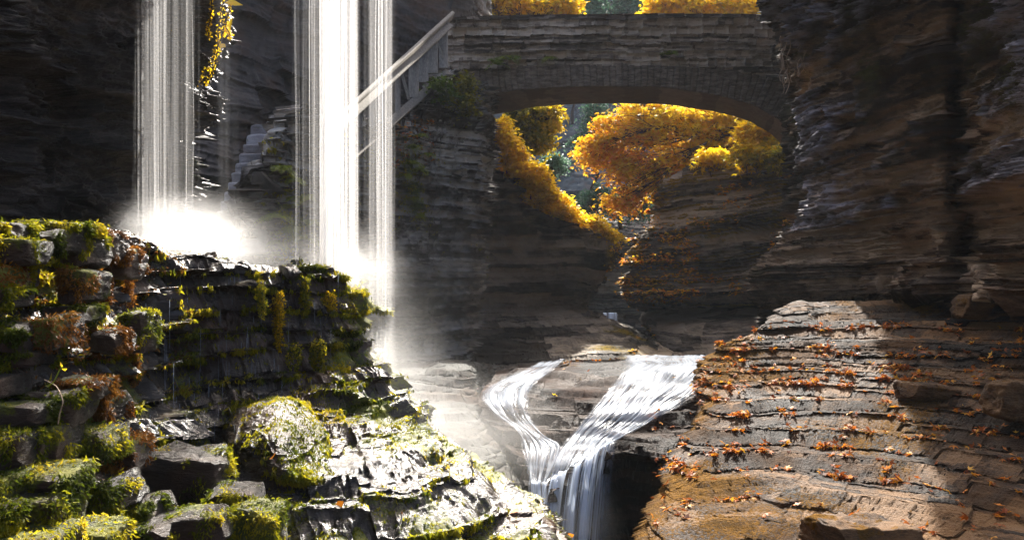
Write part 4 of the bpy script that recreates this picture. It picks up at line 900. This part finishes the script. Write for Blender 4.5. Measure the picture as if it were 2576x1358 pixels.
# yellow shrubs on the left spur
sh = [(1262,345,21.6,.30,.34,'upright yellow shrub where the arch meets the left pier'),(1275,385,21.7,.34,.30,'yellow green fern like shrub at the top of the yellow bank'),(1300,420,21.9,.42,.30,'fluffy golden shrub near the top of the left bank'),(1335,450,22.1,.42,.28,'golden shrub in the upper middle of the left bank'),(1355,490,22.3,.45,.26,'yellow shrub above the pale rock on the left bank'),(1385,520,22.6,.45,.24,'yellow shrub in the middle of the left bank'),(1425,545,22.9,.42,.22,'dense yellow shrub past the middle of the left bank'),(1465,565,23.3,.38,.2,'yellow shrub on the lower left bank'),(1500,582,23.7,.32,.18,'small yellow shrub near the tip of the left bank'),(1530,603,24.1,.24,.18,'last orange yellow shrub at the tip of the left bank')]
for i, (px, py, d, rx, rz, lb) in enumerate(sh):
    tree('yellow_shrub', lb, (px, py+22, d), [(px, py-8, d, rx*1.1, .42, rz*1.35, 2300, 44)], M['gold'], (lambda i: lambda q, r: .78-.03*(i < 2)*4+.25*fbm(q, 1.5, 3, 14)-.12*(i > 8))(i), 40+i, leaf=.10, csize=.10, hub=(px, py+8, d), trunk_r=.02, group='yellow shrubs on the left bank', cat='shrub', flat=.5)
sh = [(1880,390,23.6,.45,.25,'leafy green yellow shrub on the left of the right spur top'),(1940,370,23.2,.5,.35,'broad leaved green shrub under the right end of the arch'),(1990,385,22.6,.42,.33,'tangled green shrub touching the arch at the far right'),(1790,395,24.8,.5,.2,'low orange shrub along the dark rim of the right spur'),(1900,330,23.8,.5,.3,'yellow green broad leaved shrub between the maple and the arch')]
for i, (px, py, d, rx, rz, lb) in enumerate(sh):
    tree('leafy_shrub', lb, (px, py+25, d), [(px, py, d, rx, .45, rz, 1100, 30)], M['gold'] if i != 2 else M['olive'], (lambda i: lambda q, r: (.5, .42, .5, .8, .68)[i]+.35*fbm(q, 1.5, 3, 15))(i), 60+i, leaf=.14, csize=.14, hub=(px, py+8, d), trunk_r=.02, group='shrubs on the right spur', cat='shrub', maple=True)
# tufts on the gorge ledges beyond the bridge
RH = Raster(['right_gorge_spur', 'left_gorge_spur', 'middle_gorge_wall'], 5)
def strew(name, label, RS, n, box, size, m, seed, keep, tone=lambda r, n: r.rand(n), maple=False, up_=.5, lift=.01, flat=.8, kind='stuff'):
    rng = np.random.RandomState(seed); Q = []; tries = 0
    while len(Q) < n and tries < n*22:
        tries += 1; px = rng.uniform(box[0], box[2]); py = rng.uniform(box[1], box[3]); p, nn, mm = RS(px, py)
        if keep(px, py, p, nn, mm, rng): Q.append(p+nn*lift*rng.rand()+rng.randn(3)*size*.3)
    Q = np.array(Q); return tag(leaves_obj(name, Q, size, m, tone(rng, len(Q)), seed+1, flat, None, maple), label, kind=kind)
strew('ground_cover', 'yellow leaves and grass lodged on the strata beyond the bridge', RH, 3200, (1560, 440, 2045, 760), .10, M['maple'], 70, lambda x, y, p, n, m, r: n[2] > .12 and m > .34 and vn(np.array(p)*[.9, .9, 2.2], 7) > -.05, lambda r, n: .35+.55*r.rand(n), lift=.06)
strew('ground_cover', 'golden moss and leaves on the low strata beyond the bridge', RH, 1400, (1440, 560, 1730, 900), .08, M['maple'], 72, lambda x, y, p, n, m, r: n[2] > .2 and m > .4, lambda r, n: .45+.5*r.rand(n), lift=.05)
def tufts(S, n, seed, size, thr, m, name, label, boxf, down=.9, tonef=None):
    rng = np.random.RandomState(seed); P = S.P.reshape(-1, 3); Nn = S.N.reshape(-1, 3); mo = S.moss.reshape(-1)+.35*vn(P*30, 3)
    Nb = S.Nb.reshape(-1, 3)
    px = P[:, 0]/P[:, 1]*F+1288; py = 679-P[:, 2]/P[:, 1]*F
    ok = (mo > thr) & (px > -40) & (px < 2620) & (py > 250) & (py < 1400) & boxf(px, py, Nn)
    idx = np.nonzero(ok)[0]; w_ = P[idx, 1]**-1.0; idx = rng.choice(idx, n, p=w_/w_.sum())
    q = P[idx]+rng.randn(n, 3)*.006; d = Nn[idx]*.55+np.array([0, 0, -down])+rng.randn(n, 3)*.45; d /= np.linalg.norm(d, axis=1, keepdims=True)
    x = np.cross(d, rng.randn(n, 3)); x /= np.linalg.norm(x, axis=1, keepdims=True); z = np.cross(x, d)
    tn = tonef(px[idx], py[idx], rng) if tonef else .5+.4*(rng.rand(n)-.5)+.4*vn(q*4, 9)
    return tag(leaves_obj(name, q, size, m, np.clip(tn, 0, 1), seed+1, 0, None, False, frames=(x*.55, d, z)), label, kind='stuff')
M['mosst'] = leaf_mat('moss_tuft', [(0, (.02, .03, .003)), (.3, (.10, .13, .008)), (.6, (.40, .36, .012)), (1, (.68, .48, .03))], .6, .7)
M['brownmoss'] = leaf_mat('brown_moss', [(0, (.05, .02, .006)), (.5, (.24, .09, .015)), (1, (.55, .26, .03))], .45, .45)
# ---- ferns
def fern(p, size, nf, seed, label, group, m=None, nrm=(0, -1, 0), tone=.5):
    rng = np.random.RandomState(seed); V = []; Fc = []; T = []; n0 = 0; p = np.array(p); nrm = np.array(nrm, float)
    for k in range(nf):
        a = rng.uniform(-1.3, 1.3); out_ = np.array([math.sin(a), 0, 0])*.9+nrm*(.5+.4*rng.rand())+np.array([0, 0, .35+.5*rng.rand()]); out_ /= np.linalg.norm(out_); L = size*(.6+.6*rng.rand())
        t = np.linspace(0, 1, 15)[:, None]; C_ = p+out_*L*t+np.array([0, 0, -1])*L*.75*t**2
        side = np.cross(out_, [0, 0, 1]); side /= np.linalg.norm(side)
        tt = rng.rand()*.3
        for i in range(1, 15):
            w_ = L*.26*math.sin(math.pi*min(1, .15+i/15.*.9))**.8; dr = C_[i]-C_[i-1]; dr /= np.linalg.norm(dr)
            for sg in (-1, 1):
                s = side*sg+dr*.35+np.array([0, 0, -.15]); hw = dr*L*.028
                V += [C_[i]-hw*.6, C_[i]+s*w_*.5-hw, C_[i]+s*w_, C_[i]+s*w_*.5+hw]; Fc.append([n0, n0+1, n0+2, n0+3]); n0 += 4; T += [np.clip(tone+tt+.2*(rng.rand()-.5), 0, 1)]*4
        q = MB(); q.tube(C_, L*.008, 4); V += list(q.v[0]); Fc += (q.f[0]+n0).tolist(); n0 += len(q.v[0]); T += [tone*.6]*len(q.v[0])
    me = raw_mesh('fern', np.array(V), np.array(Fc), {'tone': np.array(T)})
    return tag(link('fern', me, m or M['fern'], loc=tuple(p)), label, 'fern', group)
M['fern'] = leaf_mat('fern_leaf', [(0, (.02, .04, .005)), (.5, (.17, .23, .02)), (1, (.50, .50, .05))], .5)
RC = Raster(['stair_wall', 'parapet_wall', 'arch_ring'], 5)
FR = [(712,425,.26,'small fern high on the mossy face of the stair wall, below the stepped top'),(735,455,.30,'fern in the dark joint right of the stepped wall top'),(770,500,.34,'fern beside the wide waterfall at the height of the stairs'),(740,520,.30,'yellow green fern in the middle of the mossy wall patch'),(700,545,.28,'bright clump of fern on the left of the mossy wall patch'),(725,580,.42,'largest drooping fern on the mossy wall'),(765,600,.34,'fern spreading right toward the wide waterfall, low on the wall'),(700,610,.28,'low fern near the foot of the mossy wall patch'),(775,560,.3,'pale fern partly behind the edge of the wide waterfall'),(690,640,.22,'small fern just above the ledge'),(745,650,.22,'little fern close to the ledge under the mossy wall'),
 (1055,345,.24,'fern just under the leafy shrub on the right part of the stair wall'),(1040,370,.26,'bright fern right of the long waterfall, upper one'),(1075,390,.22,'fern in the middle of the right part of the stair wall'),(1030,410,.28,'bright fern right of the long waterfall at the height of the arch shrubs'),(1022,440,.24,'fern close to the long waterfall, below the bright pair'),(1060,425,.22,'dark green fern to the right of the fern pair'),(1035,500,.24,'fern low on the right part of the stair wall'),(1060,545,.18,'tiny fern below the others on the right part of the stair wall'),
 (1280,155,.42,'sparse fern hanging from the bridge wall above the left end of the arch'),(1250,160,.3,'thin fern at the left of the hanging bridge fern'),(1385,150,.26,'small fern on the bridge face right of the big hanging one'),(1680,135,.26,'thin dry fern on the middle of the bridge face')]
for i, (px, py, sz, lb) in enumerate(FR):
    p, nn, _ = RC(px, py); fern(p, sz*1.5, 8 if i < 19 else 5, 80+i, lb, 'ferns on the stone walls', nrm=(nn[0]*.5, -1, 0), tone=.55 if i < 19 else .4)
tufts(SC, 16000, 401, .055, .42, M['mosst'], 'moss', 'green moss and small plants growing on the stair wall', lambda x, y, n: (y > 330) & (y < 720), down=.8)
# leafy plants at the bridge end
for i, (px, py, rx, rz, lb) in enumerate([(1105,225,.40,.26,'leafy green shrub growing over the wall at the foot of the railing'),(1150,255,.36,.32,'leafy plant with yellowing leaves hanging beside the left arch spring'),(1175,215,.16,.22,'upright seedy stalk of leaves against the left end of the bridge')]):
    tree('wall_plant', lb, (px, py+30, 16.6+.3*i), [(px, py, 16.5+.3*i, rx, .3, rz, 600, 26)], M['olive' if i else 'greenleaf'], lambda q, r: .45+.5*fbm(q, 2.5, 3, 16), 110+i, leaf=.09, csize=.09, hub=(px, py+10, 16.6+.3*i), trunk_r=.012, cat='shrub', group='plants at the bridge end')
# vine on the black cliff
U = 1.0
vn_ = MB(); vc = []; rng = np.random.RandomState(77)
VN = empty('hanging_vine', pt(560,0,10.9), 'backlit yellow vine trailing down the edge of the black cliff', 'vine')
for path in ([(562,-60),(574,10),(566,50),(560,90),(548,120),(535,150),(520,170),(508,195),(490,222),(484,235)],[(560,-20),(552,30),(545,80),(548,130),(532,180),(515,215)],[(530,-30),(528,40),(520,75),(528,95)],[(575,10),(570,55),(578,80),(582,95)]):
    P = crom(np.array([pt(x+rng.uniform(-3, 3), y, 10.4) for x, y in path]), 60); P = P+.03*fbm(P, 5, 3, 8)[:, None]; vn_.tube(P, .008, 5); 
    for q in P[::1]: vc += [q+rng.randn(3)*.012 for _ in range(2)]
vn_.build('stem', M['bark'], VN); vc = np.array(vc); leaves_obj('foliage', vc, .036, M['gold'], .35+.45*rng.rand(len(vc)), 78, .1, VN)
lv = np.array([pt(579, 80, 10.35), pt(582, 90, 10.3), pt(573, 84, 10.35), pt(566, 8, 10.3), pt(553, 122, 10.3)]); 
for i, q in enumerate(lv): leaves_obj('leaf', q[None], .16, M['gold'], np.array([.85]), 79+i, .0, VN, False)
# dry roots hanging at the cliff edge beside the bridge
rt = MB(); rng = np.random.RandomState(78)
for k in range(16):
    x = rng.uniform(1966, 2030); y = rng.uniform(50, 190); L_ = rng.uniform(20, 80); n = 8
    P = np.array([pt(x+np.sin(j*.9+k)*4-j*.8, y+L_*j/n, 17.0) for j in range(n)]); rt.tube(P, .006+.006*rng.rand(), 5)
M['root'] = wood_mat('dry_root', (.25, .17, .11), (.5, .38, .28)); tag(rt.build('hanging_roots', M['root'], smooth=True), 'pale dry roots dangling from the right cliff edge in front of the bridge', 'roots')
# ---- moss tufts on the near rock
tufts(SA, 120000, 201, .036, .47, M['mosst'], 'moss', 'green and gold moss carpet on the near ledges', lambda x, y, n: (x > 330) | (y > 640))
tufts(SA, 60000, 207, .034, .30, M['mosst'], 'moss', 'moss draped over the middle of the ledge wall', lambda x, y, n: (x > 420) & (x < 900) & (y > 680) & (y < 1040) & (n[:, 2] < .8), down=1.6)
tufts(SA, 26000, 203, .022, .34, M['brownmoss'], 'moss', 'brown wet moss on the upper left of the wall', lambda x, y, n: (x < 480) & (y < 1000) & (y > 575))
tufts(HM, 36000, 205, .036, .36, M['mosst'], 'moss', 'streaming moss on the smooth hump', lambda x, y, n: x > 0, down=.9)
for o in BLK:
    W, nn, ms = BLOCKDATA[o['bd']]; del o['bd']; rng = np.random.RandomState(len(W)+int(abs(W[0, 0])*1e4))
    cand = np.nonzero((ms+.7*vn(W*14, 4) > .42) & (W[:, 1] < W[:, 1].mean()+.12) & (nn[:, 2] > -.6))[0]
    if len(cand) < 170 or 'orange knob' in o['label']: continue
    idx = rng.choice(cand, min(1700, len(cand)*4)); q = W[idx]+rng.randn(len(idx), 3)*.007
    d = nn[idx]*.6+np.array([0, 0, -.75])+rng.randn(len(idx), 3)*.5; d /= np.linalg.norm(d, axis=1, keepdims=True); x = np.cross(d, rng.randn(len(idx), 3)); x /= np.linalg.norm(x, axis=1, keepdims=True)
    brown = 'orange' in o['label'] or 'red brown' in o['label']
    leaves_obj('moss', q, .022, M['brownmoss' if brown else 'mosst'], np.clip(.45+.45*vn(W[idx]*9, 5)+.25*(rng.rand(len(idx))-.5), 0, 1), 7, 0, o, False, frames=(x*.55, d, np.cross(x, d)))
# ---- hanging strands
def strand(px, py, lens, wid, n, seed, label, m, dd=-.04):
    rng = np.random.RandomState(seed); Q = []; p0, nn, _ = RA(px, py); mb = MB()
    for k in range(n):
        x = px+rng.uniform(-wid, wid); d = p0[1]-.06-.05*rng.rand()+dd; L_ = lens*(.45+.55*rng.rand()); a = np.array(pt(x, py+rng.uniform(-6, 10), d))
        t = np.linspace(0, 1, 12); P = a+np.stack([.012*np.sin(t*9+k)+.02*(rng.rand()-.5)*t, 0*t, -t*L_/F*d], -1); mb.tube(P, .0015, 4, .2)
        m_ = int(L_*.9); tt = rng.rand(m_)**.8; ii = np.clip((tt*11).astype(int), 0, 11); Q.append(P[ii]+rng.randn(m_, 3)*[.009, .009, .012]*(1.2-tt[:, None]*.7))
    E = empty('hanging_moss', tuple(p0), label, 'hanging moss', 'strands of moss on the near wall')
    mb.build('stem', M['bark'], E); Q = np.concatenate(Q); leaves_obj('strands', Q, .022, m, np.clip(.5+.5*rng.randn(len(Q))*.4, 0, 1), seed+1, .0, E)
for i, a in enumerate([(228,640,300,14,16,'long orange brown curtain of moss, the longest on the left wall','brownmoss'),(200,690,120,20,14,'shaggy brown moss beard beside the long orange curtain','brownmoss'),(300,610,170,9,10,'golden dripping strand under the wall lip','gold'),(326,690,90,10,7,'short orange strand right of the golden dripping one','brownmoss'),(338,880,90,8,8,'thin ochre strand in the shade at mid height','brownmoss'),(290,1150,90,12,10,'vivid orange strands below the golden tuft','brownmoss'),(284,960,50,12,8,'orange fringe on the end of the brown wedge block','brownmoss'),(330,1105,80,5,5,'single yellow strand over the overhanging block','gold'),(700,745,160,10,12,'bright gold moss streamer in the middle of the ledge wall','gold'),(655,710,90,12,9,'gold moss fringe under the ledge top, left of the bright streamer','mosst'),(770,700,130,10,10,'green gold streamer near the right end of the ledge wall','mosst'),(800,860,110,14,12,'moss curtain on the right end of the ledge wall, lower','mosst'),(830,740,90,14,12,'backlit moss fringe at the corner of the ledge wall','gold'),(735,870,80,14,8,'moss fringe under the middle ledge','mosst')]):
    strand(*a[:5], 230+i, a[5], M[a[6]])
# little bright sprout
sp_ = MB(); SPR = empty('sprout', pt(125,970,3.3), 'tiny yellow leafed sprout arching from the left wall above a bare root', 'sprout')
sp_.tube(crom(PT([(120,972,3.35),(135,960,3.3),(150,930,3.25),(158,922,3.25)]), 20), .0025, 5, .6); sp_.build('stem', M['fern'], SPR)
for q in ((158,922,3.25),(154,925,3.25),(161,927,3.25)): leaves_obj('leaf', PT([q]), .022, M['gold'], np.array([.8]), q[0], .3, SPR)
rt = MB(); rt.tube(crom(PT([(112,955,3.4),(140,970,3.35),(152,990,3.3),(158,1012,3.28),(150,1040,3.3),(146,1066,3.33)]), 30), .0022, 5, .6); tag(rt.build('bare_root', M['root'], smooth=True), 'thin bare root looping over the grey squared block', 'root')
# ---- fallen leaves
M['litter'] = leaf_mat('fallen_leaf', [(0, (.10, .03, .01)), (.35, (.42, .10, .015)), (.7, (.72, .24, .02)), (1, (.75, .42, .04))], .35, .55)
RF = Raster(['leafy_rock_slope', 'wet_rock_shelf'], 5)
cl = np.random.RandomState(91).uniform([1650, 800], [2576, 1358], (240, 2))
def keep_l(x, y, p, n, m, r):
    if n[2] < .35: return False
    d = np.min((cl[:, 0]-x)**2/3.+(cl[:, 1]-y)**2)
    return r.rand() < (.95 if d < 260 else .07)*(1 if x < 2300 else .45)
strew('leaf_litter', 'orange fallen leaves scattered over the layered slope', RF, 4800, (1640, 800, 2576, 1358), .052, M['litter'], 92, keep_l, maple=True, lift=.015, flat=.35)
strew('leaf_litter', 'fallen leaves along the edge of the wet shelf', RF, 260, (1400, 893, 1880, 1010), .06, M['litter'], 94, lambda x, y, p, n, m, r: y < 908 or (x > 1760) or r.rand() < .05, maple=True, lift=.02, flat=.4)
spots = [(2010,1130,'curled orange leaf cluster on a ledge in the middle of the slope'),(2095,1205,'orange leaf pile under the long dark ledge'),(2240,1200,'bright orange leaf on the lower middle of the slope'),(2330,1135,'orange leaf near the shaded right of the slope'),(1885,1357,'orange leaf at the bottom edge left of the pale rock'),(2180,1345,'large rust leaf on the pale rock at the bottom'),(2320,1325,'rust leaf in the hollow near the bottom'),(1955,1000,'orange leaf by the stream edge on the slope'),(1850,1050,'leaf stuck beside the dark crack near the stream'),(2500,1325,'lone orange leaf at the lower right'),(1395,990,'yellow leaf stranded on the wet shelf'),(1430,1015,'second small yellow leaf on the wet shelf')]
for i, (px, py, lb) in enumerate(spots):
    p, nn, _ = RF(px, py); E = leaves_obj('fallen_leaf', np.array([p+nn*.03]), .085, M['litter'] if i < 10 else M['gold'], np.array([.75]), 300+i, .3, None, True)
    for v_ in (0,): tag(E, lb, 'leaf', 'fallen leaves')
for i, (px, py, d, lb) in enumerate([(688,1157,4.8,'rust leaf standing on the mossy hump'),(788,1285,4.6,'ribbed brown leaf lying below the mossy hump'),(865,1262,4.7,'narrow leaf wedged at the right foot of the mossy hump'),(1010,1288,5.3,'orange leaf on the white shining bench'),(1310,1285,5.9,'orange leaf on the far end of the shining bench'),(1455,1340,5.5,'orange leaf on the bottom right mossy corner')]):
    p, nn, _ = RA(px, py); tag(leaves_obj('fallen_leaf', np.array([p+np.array([0, -.03, .02])]), .075, M['litter'], np.array([.7]), 330+i, -.2, None, False), lb, 'leaf', 'fallen leaves')
U = 1.33
strew('leaf_litter', 'dead leaves caught on top of the stair wall beside the railing', RC, 260, (990, 300, 1090, 420), .07, M['litter'], 96, lambda x, y, p, n, m, r: n[2] > .1, lift=.02)
U = 1.0
print('plants', round(time.time()-T0, 1))
# ---- haze in the gorge
m_, nt, out, N = mat('haze'); v = N('ShaderNodeVolumePrincipled', Density=.0005, Anisotropy=.0); v.inputs['Color'].default_value = (.85, .93, 1, 1); nt.links.new(v.outputs[0], out.inputs['Volume'])
hb = MB(); x0, x1, y0, y1, z0, z1 = -100, 100, -22, 160, -9, 80
vv = [(x, y, z) for x in (x0, x1) for y in (y0, y1) for z in (z0, z1)]; hb.add(vv, [[0,1,3,2],[4,6,7,5],[0,4,5,1],[2,3,7,6],[0,2,6,4],[1,5,7,3]])
tag(hb.build('haze', m_), kind='stuff')
def plain(name, rows, nu, nv, m, fb=(.3, .6, 5), seed=1, moss=None):
    return sheet(name, rows, nu, nv, m, [(.3, .7, 1.5, .14, .04, .03)], seed=seed, fb=fb, kind='structure', moss=moss)
def grid3(name, rows, nu, nv, m, seed, lv=[(.3, .7, 1.5, .14, .04, .03)]):
    global PT
    old = PT; PT = lambda a: np.asarray(a, float)
    try: return sheet(name, rows, nu, nv, m, lv, seed=seed, fb=(.3, .6, 5))
    finally: PT = old
# the overhanging rim the falls drop from, and the gorge walls behind the photographer; both unseen, added to cut ambient light
grid3('overhanging_cliff', [[(x, y, z) for x in (-16, -10, -6, -3, -1.2)]+[(.2, y-1, z+1.5)] for y, z in ((8.9, 12), (8.7, 8), (8.5, 5.0), (7.6, 4.7), (5, 5.0), (1, 5.3), (-3, 5.2), (-8, 5))], 140, 140, M['dark'], 151)
grid3('unseen_gorge_wall', [[(x, -12-.02*x*x, z) for x in (-20, -10, 0, 8, 14)]+[(15, -4, z), (13, 3, z)] for z in (4.5, 3, 1, -2, -7)], 100, 100, M['back'], 153)
# ================================================================== CAMERA, LIGHT, AIR
cam = bpy.data.cameras.new('camera'); co = bpy.data.objects.new('camera', cam); C.objects.link(co); sc.camera = co
cam.sensor_width = 36; cam.lens = 36*F/2576; cam.clip_end = 500; cam.clip_start = .05
co.location = (0, 0, 0); co.rotation_euler = (R(90), 0, 0)
SUN = Vector((.06, .75, .66)).normalized()
sl = bpy.data.lights.new('sun', 'SUN'); sl.energy = 4.2; sl.angle = R(.5); sl.color = (1, .95, .87)
so = bpy.data.objects.new('sun', sl); C.objects.link(so); so.rotation_euler = SUN.to_track_quat('Z', 'Y').to_euler()
w = bpy.data.worlds.new('World'); sc.world = w; w.use_nodes = True; nt = w.node_tree
bg = nt.nodes['Background']; sky = nt.nodes.new('ShaderNodeTexSky'); sky.sky_type = 'NISHITA'; sky.sun_disc = False; sky.air_density = .6; sky.dust_density = 5; sky.ozone_density = .2
sky.sun_elevation = math.asin(SUN.z); sky.sun_rotation = math.atan2(SUN.x, SUN.y)
nt.links.new(sky.outputs[0], bg.inputs[0]); bg.inputs[1].default_value = .15
sc.view_settings.view_transform = 'Standard'; sc.view_settings.look = 'None'; sc.view_settings.gamma = 1; sc.view_settings.exposure = 1.76
cy = sc.cycles; cy.max_bounces = 6; cy.diffuse_bounces = 3; cy.glossy_bounces = 2; cy.transmission_bounces = 4; cy.transparent_max_bounces = 32; cy.volume_bounces = 1
cy.use_denoising = True; cy.sample_clamp_indirect = 4; cy.volume_step_rate = 2.0; cy.volume_max_steps = 64; cy.caustics_reflective = False; cy.caustics_refractive = False
cy.use_adaptive_sampling = True
print('total', round(time.time()-T0, 1))
